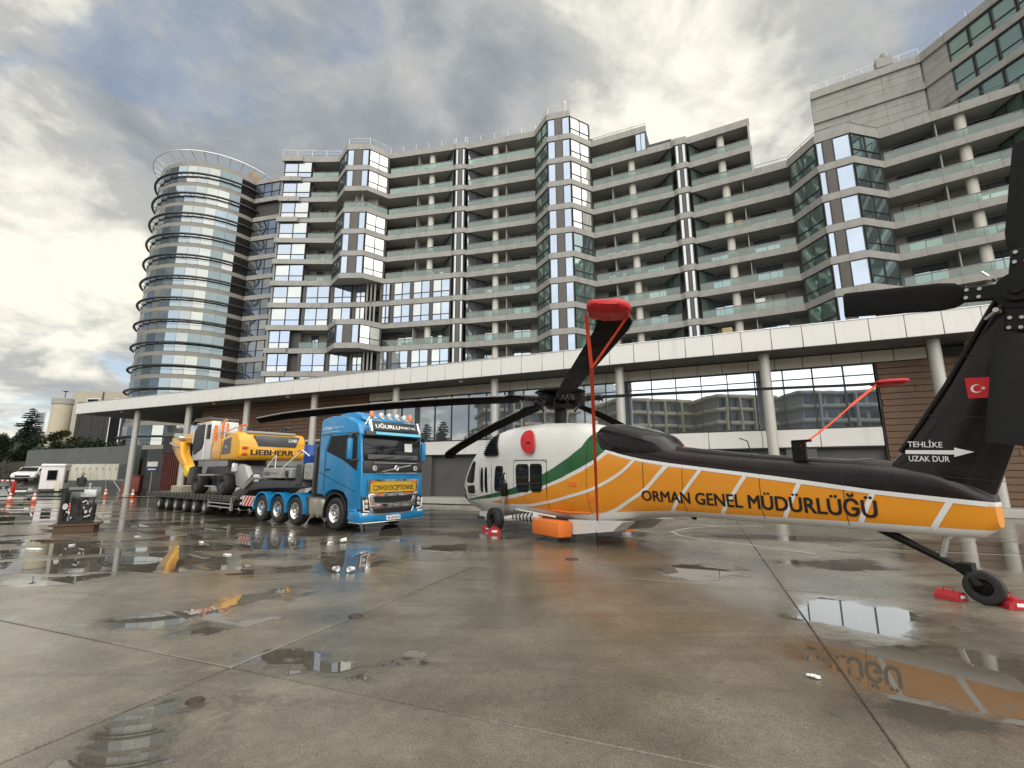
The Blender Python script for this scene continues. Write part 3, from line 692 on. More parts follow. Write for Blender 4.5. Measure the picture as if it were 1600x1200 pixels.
def wpanel(name, x, y, z, w, h, m, t=.07, gap=.022):
    key = (name, round(w, 2), round(h, 2))
    if key not in pm: pm[key] = M().rbox((0, 0, 0), (w-gap, t, h-gap), .012, 1).mesh(name, m)
    o = link(name, pm[key], pod); o.location = (x, y, z); return o
n = 60; w = (XR-XL)/n
for i in range(n): wpanel('fascia_panel', XL+w*(i+.5), -.5, 7.29, w, .96, WHITEP)
part('fascia_backing', M().box(((XL+XR)/2, -.41, 7.28), (XR-XL-.02, .08, .90)), FRAME, pod)
part('roof_edge', M().box(((XL+XR)/2, -.40, 7.775), (XR-XL, .32, .03)), ALU, pod)
part('end_fascia', M().box((XL-.02, 6.6, 7.29), (.07, 14.0, .93)), WHITEP, pod)
for x in (-29.5, -23.0, -16.6, -10.2, -3.6, 3.05, 9.95, 16.4, 22.4, 29.0):
    o = part('column', M().cyl((0, 0, 0), (0, 0, 6.83), .215, n=24).cyl((0, 0, 0), (0, 0, .12), .26, n=24), mat('column_metal', (.47, .46, .43), .5, metal=.25, var=.05, scale=.6, dirt=.25), pod); o.location = (x, .32, .0)
o = part('column', M().cyl((0, 0, 0), (0, 0, 6.83), .215, n=24), MATS['column_metal'], pod); o.location = (23.9, 1.15, 0)
part('plinth', M().box((4.5, 7.0, .15), (57, 14, .30)), PLIN, pod)
part('plinth_edge', M().rbox((4.5, -.06, .155), (57, .12, .31), .02, 1), mat('edge_stone', (.40, .39, .36), .6, var=.12, dirt=.4), pod)
part('wall', M().box((4.9, 8.3, 3.55), (56.0, 13.0, 6.5)), STONE, pod)
# mirror glazing
x = -6.6
while x < 20.5:
    w = 1.17 if x > -4 else 1.3; w = min(w, 20.65-x)
    key = ('glaz', round(w, 2))
    if key not in pm:
        f = M(); f.box((0, -.02, 1.37), (.045, .10, 2.76)); f.box((w/2, -.02, 2.27), (w-.05, .08, .04)).box((w/2, -.02, .02), (w, .1, .05)).box((w/2, -.02, 2.74), (w, .1, .05))
        p = M(); R = random.Random(int(x*7)); a = R.uniform(-.004, .004)
        p.quad((.02, a, .02), (w-.02, -a, .02), (w-.02, -a, 2.25), (.02, a, 2.25)); p.quad((.02, -a, 2.29), (w-.02, a, 2.29), (w-.02, a+.004, 2.72), (.02, -a, 2.72))
        pm[key] = (f.mesh('window_frame', FRAME), p.mesh('pane', MIRG))
    o = link('podium_window', pm[key][0], pod); o.location = (x, 1.5, 3.53); q = link('pane', pm[key][1], o); x += w
for i in range(12): wpanel('sill_panel', -6.6+2.27*(i+.5), 1.42, 3.12, 2.27, .80, WHITEP)
for i in range(26): wpanel('head_panel', -6.6+1.12*(i+.5), 1.44, 6.56, 1.12, .52, BEIGEP)
part('sill_soffit', M().box((7.0, 1.62, 2.70), (27.2, .34, .05)), FRAME, pod)
part('sill_backing', M().box((7.0, 1.60, 3.1), (27.2, .10, .8)), STONE, pod)
# plank walls
def planks(x0, x1, z0, z1, y, ln):
    rows = int(round((z1-z0)/.27)); h = (z1-z0)/rows; R = random.Random(3)
    for r_ in range(rows):
        x = x0-(R.random()*ln if r_ % 2 else 0)
        while x < x1:
            a, b = max(x, x0), min(x+ln, x1)
            if b-a > .3:
                key = ('plank', round(b-a, 1), round(h, 2))
                if key not in pm: pm[key] = M().rbox((0, 0, 0), (b-a-.015, .05, h-.02), .008, 1).mesh('plank', WOOD)
                o = link('plank', pm[key], pod); o.location = ((a+b)/2, y+R.uniform(-.006, .006), z0+h*(r_+.5))
            x += ln
planks(-23.2, -6.7, 3.98, 6.82, 1.46, 3.3)
planks(20.75, 31.0, .32, 6.28, 1.46, 4.2)
part('plank_backing', M().box((-14.9, 1.60, 5.35), (16.6, .14, 2.95)), FRAME, pod); part('plank_backing', M().box((25.9, 1.58, 3.3), (10.4, .14, 6.0)), FRAME, pod)
part('ledge', M().rbox((-14.9, 1.35, 3.86), (16.6, .45, .16), .02, 1), BEIGEP, pod)
part('shop_front', M().box((-14.9, 1.62, 2.05), (16.4, .12, 3.45)), mat('grey_render', (.24, .24, .235), .7, var=.1, scale=.9, dirt=.3), pod)
# entrance zone under the glazing
for x, w in ((-5.6, 1.7), (-2.35, 1.3), (4.6, 1.4), (11.2, 1.2), (17.6, 1.2)): part('stone_pier', M().rbox((x, 1.75, 1.5), (w, .5, 2.4), .015, 1), STONE, pod)
GLV = mat('door_frame', (.30, .30, .30), .4, metal=.6)
for x0, cnt in ((-1.6, 5), (5.6, 4), (12.2, 4), (18.4, 2), (-4.6, 1)):
    for i in range(cnt):
        xx = x0+1.15*i; f = M(); f.box((.03, 0, 1.15), (.05, .08, 2.3)).box((1.12, 0, 1.15), (.05, .08, 2.3)).box((.575, 0, 2.28), (1.04, .08, .05)).box((.575, 0, .06), (1.04, .08, .12)).cyl((1.0, -.08, .8), (1.0, -.08, 1.5), .018)
        o = part('glass_door', f, GLV, pod); o.location = (xx, 2.02, .3)
        part('pane', M().quad((.05, .01, .1), (1.1, .01, .1), (1.1, .01, 2.26), (.05, .01, 2.26)), DOORG, o)
        if x0 == -1.6 and i == 0:
            dts = M()
            for rr in range(2):
                for q in range(7): dts.box((.18+q*.12, 0, 1.15+rr*.16), (.05, .012, .05))
            part('door_decal', dts, WHITEP, o)
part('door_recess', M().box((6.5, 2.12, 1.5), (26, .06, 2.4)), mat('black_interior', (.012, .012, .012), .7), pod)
# doors in the brown wall behind the tail
f = M()
for q in range(3): f.box((26.3+q*1.1, 1.36, 1.5), (.07, .1, 2.4))
f.box((27.4, 1.36, 2.72), (2.27, .1, .08)); o = part('glass_door', f, GLV, pod); part('pane', M().quad((26.3, 1.39, .35), (28.5, 1.39, .35), (28.5, 1.39, 2.7), (26.3, 1.39, 2.7)), DOORG, o)
# low dark wall and door under the left end of the canopy
part('wall', M().box((-29.6, 5.2, 2.0), (12.5, .4, 4.0)), STONE, pod)
part('wall_panel', M().rbox((-29.0, 4.9, 2.75), (3.4, .12, .55), .02, 1).rbox((-25.0, 4.9, 2.75), (2.2, .12, .5), .02, 1), BEIGEP, pod)
part('metal_door', M().rbox((-28.2, 4.94, 1.25), (1.1, .1, 2.3), .02, 1).rbox((-26.9, 4.94, 1.25), (.9, .1, 2.3), .02, 1), mat('grey_door', (.28, .28, .28), .5, metal=.2), pod)
for x in (-20, -12.5, -31.5, 1.0, 8.2): part('soffit_lamp', M().lathe([(0.001, -.10), (.10, -.07), (.14, 0)], (x, .15, 6.84), n=14), WHITEP, pod)
o = solo('rooftop_box', M().rbox((0, 0, .18), (.42, .3, .34), .03, 1).cyl((0, 0, 0), (0, 0, .1), .06), mat('old_brass', (.33, .27, .13), .6), 'tan box standing on the canopy edge below the right hand balconies', 'box', tuple(PO+Vector((math.cos(PA)*15.0, math.sin(PA)*15.0, 7.79))), PA)  # plain tan box on the canopy roof, without a lamp
o = solo('rooftop_box', M().rbox((0, 0, .16), (.45, .3, .32), .03, 1).cyl((0, 0, 0), (0, 0, .1), .06), MATS['old_brass'], 'small tan box on the canopy edge just right of the raised rotor blade tip', 'box', tuple(PO+Vector((math.cos(PA)*9.9, math.sin(PA)*9.9, 7.79))), PA)
# balcony belongings: standing on slabs
FURN = mat('white_plastic', (.75, .75, .73), .4); ORB = mat('orange_board', (.55, .27, .08), .6)
def on_slab(k, a, b, t, d): A, e, n, L, ang = frame2(a, b); p = A+e*(L*t)-n*d; return (p.x, p.y, zk(k)-.259), ang
l, a_ = on_slab(6, 'D0', 'D1', .47, .6); solo('board', M().rbox((0, 0, .75), (.62, .06, 1.5), .01, 1), ORB, 'orange board leaning beside the round column on a right hand balcony', 'board', l, a_)
l, a_ = on_slab(9, 'D0', 'D1', .60, 1.2); solo('cabinet', M().rbox((0, 0, .95), (.95, .5, 1.9), .03, 1).box((0, -.26, .95), (.02, .02, 1.7)), FURN, 'tall white cabinet on a balcony two floors above the canopy', 'cabinet', l, a_)
def table_set(k, a, b, t, lab):
    l, a_ = on_slab(k, a, b, t, .95); m = M().cyl((0, 0, .72), (0, 0, .76), .5, n=16).cyl((0, 0, 0), (0, 0, .72), .04)
    solo('balcony_table', m, FURN, lab+' table', 'table', l, a_)
    l2, _ = on_slab(k, a, b, t+.10, .9); c = M().rbox((0, 0, .44), (.5, .5, .05), .02, 1).rbox((0, .23, .75), (.5, .05, .55), .02, 1)
    for x in (-.21, .21):
        for y in (-.21, .21): c.cyl((x, y, 0), (x, y, .44), .02, n=6)
    solo('balcony_chair', c, FURN, lab+' chair', 'chair', l2, a_+1.2)
for k, a, b, t, lab in ((10, 'B0', 'B4', .75, 'white balcony table set left of the raised blade, lowest balcony:'), (9, 'C0', 'C1', .15, 'white set on the balcony just right of the red blade cover:'), (3, 'B0', 'B4', .5, 'white set on an upper balcony in the middle of the block:'), (8, 'F0', 'F1', .75, 'white set on a balcony at the far right near the tail rotor:'), (9, 'A6', 'A7', .3, 'white set on the low balcony above the blue truck:'), (7, 'C0', 'C1', .4, 'white set on a balcony right of the central bay:')): table_set(k, a, b, t, lab)
# ------------------------------------------------------------------ blocks and trees behind the viewer, seen in the mirror glass
CREAM = mat('cream_render', (.52, .46, .34), .8, var=.1, scale=.5, dirt=.2); GREYB = mat('grey_block', (.38, .38, .36), .7, var=.1, scale=.5)
BWIN = glass('far_window', (.16, .19, .22), .6, .1)
def mirror_block(x, y, ang, w, d, fl, m, lab, curved=False):
    t = thing('apartment_building', lab, 'apartment building', (x, y, 0), ang)
    fh = 3.1; part('wall', M().box((0, 0, fl*fh/2), (w, d, fl*fh)), mat('mirror_wall', (.30, .275, .225), .7, var=.2) if m is CREAM else GREYB, t)
    bm_ = M().rbox((0, 0, 0), (w+1.6, d+2.2, .9), 1.5 if False else .3, 3).mesh('balcony_band', m)
    for i in range(fl+1): o = link('balcony_band', bm_, t); o.location = (0, 0, i*fh+.2)
    wm = M().box((0, 0, 1.0), (1.7, .1, 2.0)).mesh('window', BWIN)
    for i in range(fl):
        for q in range(int(w/2.6)): o = link('window', wm, t); o.location = (-w/2+1.3+q*2.6, d/2+.06, i*fh+.75)
    for q in range(4): part('pier', M().rbox((-w/2+w*(q+.5)/4, d/2+.8, fl*fh/2), (.5, 1.0, fl*fh), .05, 1), m, t)
mirror_block(-62, -38, -1.0, 22, 14, 6, CREAM, 'cream six storey block with rounded balconies mirrored in the left podium glass', True)
mirror_block(-44, -62, -1.0, 18, 14, 6, CREAM, 'cream block mirrored in the middle of the podium glass', True)
mirror_block(-26, -72, -.95, 14, 13, 6, CREAM, 'narrow cream block mirrored beside the podium column', True)
mirror_block(-6, -86, -.8, 26, 14, 6, GREYB, 'grey office block mirrored in the right podium glass')
mirror_block(24, -88, -.6, 24, 14, 5, GREYB, 'lower grey block mirrored beside the brown plank wall')
# ------------------------------------------------------------------ helicopter
HT = Vector((6.031, 6.377, 0)); HA = math.atan2(.84, -.543)
heli = thing('helicopter', 'white, green and orange firefighting helicopter with dark tail parked on the wet apron', 'helicopter', HT, HA)
def hpos(s, l, z): return HT + Matrix.Rotation(HA, 3, 'Z') @ Vector((s, l, z))
ST = [(13.55, .84, 1.16, .10, 2.2), (13.45, .74, 1.27, .34, 2.3), (13.2, .63, 1.46, .62, 2.5), (12.9, .55, 1.68, .83, 2.8), (12.5, .47, 2.0, .98, 3.0), (12.1, .42, 2.33, 1.08, 3.1), (11.7, .38, 2.60, 1.13, 3.2), (11.3, .35, 2.80, 1.16, 3.2), (10.8, .33, 2.95, 1.18, 3.2),
      (10, .33, 3.05, 1.18, 3.2), (9, .35, 3.06, 1.18, 3.2), (8, .38, 3.0, 1.16, 3.2), (7.2, .42, 2.92, 1.08, 3.0), (6.6, .42, 2.76, .97, 3.0), (6.0, .52, 2.50, .82, 3.1), (5.4, .63, 2.34, .70, 3.2), (4.7, .72, 2.18, .58, 3.3), (4.0, .765, 2.05, .50, 3.4), (3, .765, 1.93, .42, 3.4), (2, .778, 1.83, .35, 3.4), (1, .785, 1.76, .28, 3.4), (.3, .79, 1.66, .22, 3.4), (-.05, .81, 1.5, .19, 3.2), (-.26, .95, 1.36, .15, 3.0)]
HS = np.array([r[0] for r in ST])[::-1]; HV = [np.array([r[i] for r in ST])[::-1] for i in range(5)]
def _pchip(x, y):
    h = np.diff(x); d = np.diff(y)/h; m = np.zeros_like(y); m[0], m[-1] = d[0], d[-1]
    for i in range(1, len(y)-1):
        m[i] = 0 if d[i-1]*d[i] <= 0 else 2*d[i-1]*d[i]/(d[i-1]+d[i])
    def f(t):
        i = int(np.clip(np.searchsorted(x, t)-1, 0, len(h)-1)); u = min(1, max(0, (t-x[i])/h[i]))
        return ((1+2*u)*(1-u)**2*y[i]+u*(1-u)**2*h[i]*m[i]+u*u*(3-2*u)*y[i+1]+u*u*(u-1)*h[i]*m[i+1])
    return f
HF = [_pchip(HS, HV[i]) for i in range(1, 5)]
def hw(s, z):
    zb, zt, w, n = [f(s) for f in HF]; t = min(1, abs((z-(zb+zt)/2)/((zt-zb)/2))); return w*(1-t**n)**(1/n)
# painted scheme: boundaries as curves of the station
def paint():
    s = NT('helicopter_paint'); p = s.obj(); sp = s.n('ShaderNodeSeparateXYZ'); s.i(sp, 0, p)
    sx = s.math('DIVIDE', s.math('ADD', sp.outputs[0], 1.0), 15.0); z = s.math('DIVIDE', sp.outputs[2], 4.0)
    def fc(pts):
        o = s.n('ShaderNodeFloatCurve'); c = o.mapping.curves[0]; pts = sorted(pts)
        P = [((a+1)/15, b/4) for a, b in pts]
        c.points[0].location = P[0]; c.points[1].location = P[-1]
        for q in P[1:-1]: c.points.new(*q)
        for q in c.points: q.handle_type = 'VECTOR'
        o.mapping.update(); s.i(o, 1, sx); return o.outputs[0]
    gu = fc([(-1, .0), (5.9, 2.2), (6.2, 2.36), (6.43, 2.68), (6.46, 2.62), (6.62, 2.26), (6.99, 2.01), (7.48, 1.77), (7.91, 1.61), (8.5, 1.42), (9.1, 1.28), (9.48, 1.2), (10.59, 1.02), (12.2, .80), (14, .5)])
    gl = fc([(-1, .0), (5.9, 2.2), (6.0, 2.15), (6.24, 1.95), (6.64, 1.76), (7.23, 1.52), (7.93, 1.31), (8.44, 1.19), (9.29, 1.06), (10.64, .90), (12.3, .76), (14, .5)])
    ou = fc([(-1, 1.15), (-.16, 1.22), (.98, 1.325), (2.28, 1.50), (3.7, 1.685), (4.4, 1.76), (5.07, 1.87), (5.52, 1.97), (5.92, 2.085), (6.17, 1.90), (6.56, 1.69), (7.18, 1.45), (7.93, 1.23), (9.17, .98), (10.64, .80), (14, .3)])
    ol = fc([(-1, .92), (0, .915), (1.2, .915), (3.4, .895), (4.4, .89), (5.2, .83), (6.2, .745), (6.8, .68), (7.1, .64), (7.76, .68), (8.44, .72), (9.3, .75), (9.98, .755), (10.64, .80), (14, .5)])
    bl = fc([(-1, 1.2), (-.17, 1.272), (.97, 1.39), (2.28, 1.575), (3.7, 1.75), (4.33, 1.83), (5.08, 1.94), (5.62, 2.05), (5.98, 2.18), (6.21, 2.33), (6.38, 2.6), (6.43, 4), (14, 4)])
    def lt(a, b): return s.math('LESS_THAN', a, b)
    green = s.math('MULTIPLY', lt(z, gu), s.math('GREATER_THAN', z, gl)); orange = s.math('MULTIPLY', lt(z, ou), s.math('GREATER_THAN', z, ol)); black = s.math('GREATER_THAN', z, bl)
    nz = s.noise(1.4, 6, .6, .2, p); dz = s.sstep(s.noise(2.6, 8, .7, .6, p), .52, .78, 0, .35)
    c = s.mix(green, (.74, .74, .72, 1), (.002, .10, .022, 1)); c = s.mix(orange, c, (.78, .29, .005, 1)); c = s.mix(black, c, (.012, .007, .007, 1))
    c = s.mix(s.math('MULTIPLY', s.math('MULTIPLY', nz, .10), s.math('SUBTRACT', 1.0, black)), c, (.5, .47, .42, 1)); c = s.mix(s.math('MULTIPLY', dz, s.math('SUBTRACT', 1.0, black)), c, s.mix(1.0, c, (.62, .58, .5, 1), 'MULTIPLY'))
    s.i(s.b, 'Base Color', c); s.i(s.b, 'Roughness', s.sstep(nz, .3, .7, .22, .38)); s.b.inputs['Coat Weight'].default_value = .12; s.b.inputs['Coat Roughness'].default_value = .05; s.b.inputs['Specular IOR Level'].default_value = .35
    s.bump(s.noise(1.1, 3, .5, .2, p), .25, .03); return s.m
HP = paint()
BLK = mat('black_paint', (.010, .0065, .0065), .25, var=.2, scale=1.5, coat=.15, spec=.35); MATT = mat('matt_black', (.009, .009, .0095), .5, var=.3, scale=2, spec=.22); WHT = mat('white_paint', (.74, .74, .72), .35, var=.05, scale=1.5, dirt=.12, coat=.3)
TYRE = mat('tyre_rubber', (.022, .022, .022), .7, var=.25, scale=4, bump=.3); RIM = mat('rim_metal', (.55, .55, .54), .3, metal=.8, var=.15); RED = mat('red_cover', (.52, .012, .020), .55, var=.2, scale=2.5, bump=.1); STRAP = mat('red_strap', (.80, .075, .030), .6, var=.15); SILV = mat('steel', (.55, .54, .52), .35, metal=.8, var=.12)
ORNG = mat('orange_box', (.80, .20, .03), .45, var=.12, scale=2, dirt=.15); SEAL = mat('rubber_seal', (.02, .02, .02), .6); CHIP = mat('dark_window', (.010, .011, .012), .05, var=.2, scale=1, spec=.14); BLADE = mat('blade_black', (.0055, .005, .005), .65, var=.3, scale=2, spec=.05)
rings = []
st = np.concatenate([np.linspace(-.26, .3, 8), np.linspace(.4, 7, 56), np.linspace(7.1, 12, 36), np.linspace(12.1, 13.55, 18)])
for sv in st:
    zb, zt, w, n_ = [f(sv) for f in HF]; zc, hz = (zb+zt)/2, (zt-zb)/2; ring = []
    for i in range(56):
        t = 2*math.pi*(i+.5)/56; c_, s_ = math.cos(t), math.sin(t); ring.append((sv, w*math.copysign(abs(c_)**(2/n_), c_), zc+hz*math.copysign(abs(s_)**(2/n_), s_)))
    rings.append(ring)
fus = part('fuselage', M().loft(rings), HP, heli)
def patch(name, quad, m, off=.012, r=.22, parent=heli, k=16, side=1):
    """rounded panel laid on the skin; quad = four (s,z) corners in order"""
    def bil(u, v):
        a, b, c, d = [Vector(q) for q in quad]; return (a*(1-u)+b*u)*(1-v)+(d*(1-u)+c*u)*v
    def rr(t):
        c, s_ = math.cos(t), math.sin(t); e = 2/6.0 if r < .3 else (2/3.2 if r < .8 else 2/2.2); return (.5+.5*math.copysign(abs(c)**e, c), .5+.5*math.copysign(abs(s_)**e, s_))
    mm = M(); rg = []
    for f in (1.0, .66, .33, .02):
        ring = []
        for i in range(k*2):
            u, v = rr(2*math.pi*i/(2*k)); q = bil(.5+(u-.5)*f, .5+(v-.5)*f); ring.append((q.x, side*(hw(q.x, q.y)+off), q.y))
        rg.append(ring)
    edge = [(p[0], p[1]-side*.03, p[2]) for p in rg[0]]
    mm.loft([edge]+rg, cap=True); return part(name, mm, m, parent)
def grow(q, d):
    c = sum((Vector(p) for p in q), Vector((0, 0)))/4; return [tuple(Vector(p)+(Vector(p)-c).normalized()*d) for p in q]
def win(q, name='window', r=.2, side=1):
    o = patch('window_seal', grow(q, .045), SEAL, .010, r, side=side); o.name = name; patch('pane', q, CHIP, .018, r, o, side=side)
for sd_ in (1, -1):
    win([(9.06, 1.17), (8.52, 1.17), (8.50, 1.86), (9.08, 1.86)], side=sd_); win([(8.40, 1.18), (7.95, 1.20), (7.92, 1.85), (8.41, 1.86)], side=sd_)
    win([(10.28, 1.15), (9.90, 1.16), (9.79, 1.82), (10.19, 1.82)], 'window', .2, sd_)
    win([(11.14, 1.10), (10.98, 1.10), (10.98, 1.78), (11.12, 1.78)], 'gunner_window', .4, sd_); win([(10.86, 1.10), (10.70, 1.10), (10.72, 1.80), (10.84, 1.80)], 'gunner_window', .4, sd_)
    win([(12.35, 1.38), (11.66, 1.36), (11.56, 1.98), (11.80, 2.0)], 'windscreen', .2, sd_); win([(12.20, 1.22), (11.62, 1.26), (11.62, 1.02), (12.12, 1.02)], 'chin_window', .2, sd_)
    win([(12.85, 1.15), (12.55, 1.10), (12.5, .80), (12.75, .80)], 'chin_window', .4, sd_)
def ribbon(name, pts, w, m, off=.006, parent=heli, n_=40):
    P = [Vector(p) for p in pts]; seg = [0]
    for a, b in zip(P[:-1], P[1:]): seg.append(seg[-1]+(b-a).length)
    q = []
    for t in np.linspace(0, seg[-1], n_):
        i = max(0, min(len(P)-2, int(np.searchsorted(seg, t)-1))); u = (t-seg[i])/(seg[i+1]-seg[i]); q.append(P[i].lerp(P[i+1], u))
    for _ in range(3): q = [q[0]]+[(q[i-1]+q[i]*2+q[i+1])/4 for i in range(1, len(q)-1)]+[q[-1]]
    A, B = [], []
    for i, p in enumerate(q):
        d = (q[min(i+1, len(q)-1)]-q[max(i-1, 0)]).normalized(); nn = Vector((-d.y, d.x))*w/2
        for L_, c in ((A, p+nn), (B, p-nn)): L_.append((c.x, hw(c.x, c.y)+off, c.y))
    return part(name, M().loft([A, B], close=False, cap=False), m, parent)
WS = mat('white_stripe', (.76, .76, .74), .35, var=.05, coat=.3)
for pts in ([(9.6, .75), (8.59, .79), (7.58, .95), (6.39, 1.235), (5.8, 1.50), (5.42, 1.72), (5.20, 1.95)], [(6.29, .66), (5.76, .84), (5.1, 1.2), (4.87, 1.38), (4.46, 1.80)], [(4.42, 1.80), (4.95, 1.30)], [(3.7, 1.71), (4.44, .86)], [(2.83, 1.61), (3.38, .87)], [(1.95, 1.50), (2.26, .90)], [(.98, 1.35), (1.19, .91)], [(.15, 1.26), (.38, .88)]):
    ribbon('stripe', pts, .068, WS)
ribbon('stripe', [(6.0, 2.16), (5.6, 2.03), (5.0, 1.90), (4.3, 1.79), (3.7, 1.715), (2.28, 1.535), (.97, 1.355), (-.2, 1.235)], .055, WS, .007, n_=80)
# door outline and track, panel lines, handles
for pts in ([(9.22, 1.05), (9.22, 2.0), (7.72, 1.98), (7.74, 1.2)], [(7.72, 1.98), (7.78, .75)], [(11.2, 1.0), (11.2, 1.9)], [(10.45, 1.0), (10.45, 1.9)], [(5.0, 1.3), (5.0, 2.0)]): ribbon('panel_seam', pts, .014, SEAL, .005)
ribbon('door_rail', [(9.22, 2.04), (7.7, 2.01)], .05, WHT, .03)
part('step_bar', M().tube([(7.7, .95, .72), (7.1, .92, .70), (6.5, .80, .72)], .03), ORNG, heli)
for s_, z_ in ((6.85, 1.38), (6.35, 1.05)): patch('step_recess', [(s_+.12, z_-.06), (s_-.12, z_-.05), (s_-.12, z_+.06), (s_+.12, z_+.05)], MATS['orange_box'], .012, .1)
# hatches, vents, lights and aerials
def outline(q, name='hatch_seam'): ribbon(name, list(q)+[q[0]], .012, SEAL, .006, n_=60)
for q in ([(12.0, .72), (11.4, .66), (11.4, .92), (12.0, .96)]  ,): outline(q)
for pts in ([(4.1, .86), (4.1, 1.95)], [(2.6, .86), (2.6, 1.80)], [(1.35, .86), (1.35, 1.72)], [(6.45, .6), (6.45, 2.4)], [(8.75, 1.02), (8.75, .5)]): ribbon('panel_seam', pts, .010, SEAL, .004)
fst = M()
for (s0, z0, s1, z1, k_) in ((9.15, 2.0, 7.8, 1.975, 12), (5.0, 1.5, 1.2, 1.12, 0), (10.45, 1.05, 10.45, 1.85, 8), (11.2, 1.05, 11.2, 1.85, 8)):
    for q in range(k_):
        u = (q+.5)/k_; a, b = s0+(s1-s0)*u, z0+(z1-z0)*u; fst.cyl((a, hw(a, b)-.005, b), (a, hw(a, b)+.010, b), .013, n=6)
part('fasteners', fst, SEAL, heli)
part('aerial', M().prism([(4.35, .78), (4.2, .78), (4.22, .70), (4.3, .70)], 'y', -.012, .012).tube([(2.9, .05, 2.0), (2.95, .05, 2.22), (3.1, .05, 2.28)], .010), MATT, heli)
part('navigation_lamp', M().ico((4.35, .05, 2.14), .05, 1), RED, heli)
# lettering on the boom, laid on the skin
INK = mat('black_lettering', (.012, .010, .010), .5)
def skin_text(name, string, s0, s1, zb0, zt0, zb1, zt1, m, bold=.012):
    me = fit_text(text_mesh(string, 1.0, bold, .0), 1.0, 1.0)
    zmax = .003
    bm = bmesh.new(); bm.from_mesh(me); bmesh.ops.subdivide_edges(bm, edges=[e for e in bm.edges if e.calc_length() > .04], cuts=1); bm.to_mesh(me); bm.free()
    for v in me.vertices:
        u, w = v.co.x+.5, v.co.y+.5; s_ = s0+(s1-s0)*u; z_ = (zb0+(zb1-zb0)*u)*(1-w)+(zt0+(zt1-zt0)*u)*w; v.co = (s_, hw(s_, z_)+.010+min(zmax, v.co.z), z_)
    me.materials.clear(); me.materials.append(m); return link(name, me, heli)
skin_text('lettering', 'ORMAN GENEL MÜDÜRLÜĞÜ', 5.06, .95, 1.065, 1.355, .985, 1.33, INK, .02)
# engine deck: exhaust dome, intake cover, inlet grille, drive shaft cover
ex = []
for sv, z0, zt, w in ((6.40, 2.2, 2.68, .56), (6.32, 1.85, 2.80, .70), (6.1, 1.72, 2.81, .76), (5.7, 1.66, 2.74, .70), (5.2, 1.64, 2.60, .58), (4.85, 1.62, 2.49, .49), (4.72, 1.62, 2.42, .44), (4.6, 1.64, 2.28, .40), (4.48, 1.7, 2.12, .34)):
    ex.append([(sv, w*math.copysign(abs(math.cos(t))**.7, math.cos(t)), (z0+zt)/2+(zt-z0)/2*math.copysign(abs(math.sin(t))**.7, math.sin(t))) for t in np.linspace(0, 2*math.pi, 33)[:-1]])
part('exhaust_fairing', M().loft(ex), BLK, heli)
dr = []
for sv, zt in ((4.75, 2.24), (4.0, 2.13), (3, 2.0), (2, 1.90), (1.3, 1.84), (1.0, 1.85), (.72, 1.80)): rd_ = .17 if sv > 1.1 else (.13 if sv > .9 else .05); dr.append([(sv, rd_*math.cos(t), zt-.15+.15*math.sin(t)) for t in np.linspace(0, 2*math.pi, 17)[:-1]])
part('drive_shaft_cover', M().loft(dr), BLK, heli)
o = patch('intake_cover', [(8.66, 2.16), (8.06, 2.16), (8.38, 2.82), (8.98, 2.82)], RED, .10, .9); part('pull_tag', M().box((8.43, hw(8.43, 2.45)+.115, 2.45), (.12, .02, .03)), MATT, o)
gq = [(10.90, 2.16), (9.96, 2.15), (10.42, 2.86), (10.72, 2.80)]
o = patch('inlet_grille', gq, MATT, .06, .1)
gm = M()
for i in range(9): z_ = 2.25+i*.062; xa, xb = 10.03+i*.042, 10.86-i*.012; gm.box(((xa+xb)/2, hw(10.4, z_)+.085, z_), (xb-xa, .05, .018))
part('slat', gm, BLK, o)
# tail pylon
LE = [(1.22, .95), (1.75, .82), (1.95, .62), (2.33, .34), (2.82, 0), (3.57, -.46), (3.95, -.70), (4.08, -.86)]; TE = [(1.22, -.20), (1.78, -.44), (2.24, -.62), (3.0, -.88), (3.95, -1.22), (4.08, -1.2)]
pz = [1.35, 1.6, 1.8, 1.95, 2.1, 2.33, 2.6, 2.82, 3.2, 3.57, 3.95, 4.06]; pr = []
def pth(z): return np.interp(z, [1.3, 2.0, 3, 4], [.20, .13, .10, .08])
for z_ in pz:
    a, b = np.interp(z_, [q[0] for q in LE], [q[1] for q in LE]), np.interp(z_, [q[0] for q in TE], [q[1] for q in TE]); t = pth(z_); ring = []
    for f, y in ((0, 0), (.03, .5), (.10, .85), (.25, 1), (.6, .95), (.85, .6), (1, .2)): ring.append((a+(b-a)*f, t*y, z_))
    ring += [(p[0], -p[1], p[2]) for p in ring[:0:-1]]; pr.append(ring)
part('tail_pylon', M().loft(pr), BLK, heli)
part('pylon_edge_strip', M().tube([(.66, .02, 1.93), (.37, .02, 2.33), (.03, .02, 2.82), (-.43, .02, 3.57), (-.67, .02, 3.95)], .035), BLK, heli)
WL = mat('white_lettering', (.8, .8, .8), .5)
for tx, s0, s1, z0, zz1, w, h in (('TEHLİKE', .51, .155, 2.046, 2.018, .38, .102), ('UZAK DUR', .53, .10, 1.832, 1.812, .44, .078)):
    lettering('lettering', tx, w, h, WL, heli, ((s0+s1)/2, pth(1.9)+.006, (z0+zz1)/2), (s1-s0, 0, (zz1-z0)), (0, 0, 1), .012)
ar = M(); ar.prism([(.56, 1.898), (.04, 1.872), (.045, 1.838), (-.16, 1.898), (.03, 1.962), (.035, 1.926), (.56, 1.950)], 'y', pth(1.9)+.006, pth(1.9)+.012); part('arrow', ar, WL, heli)
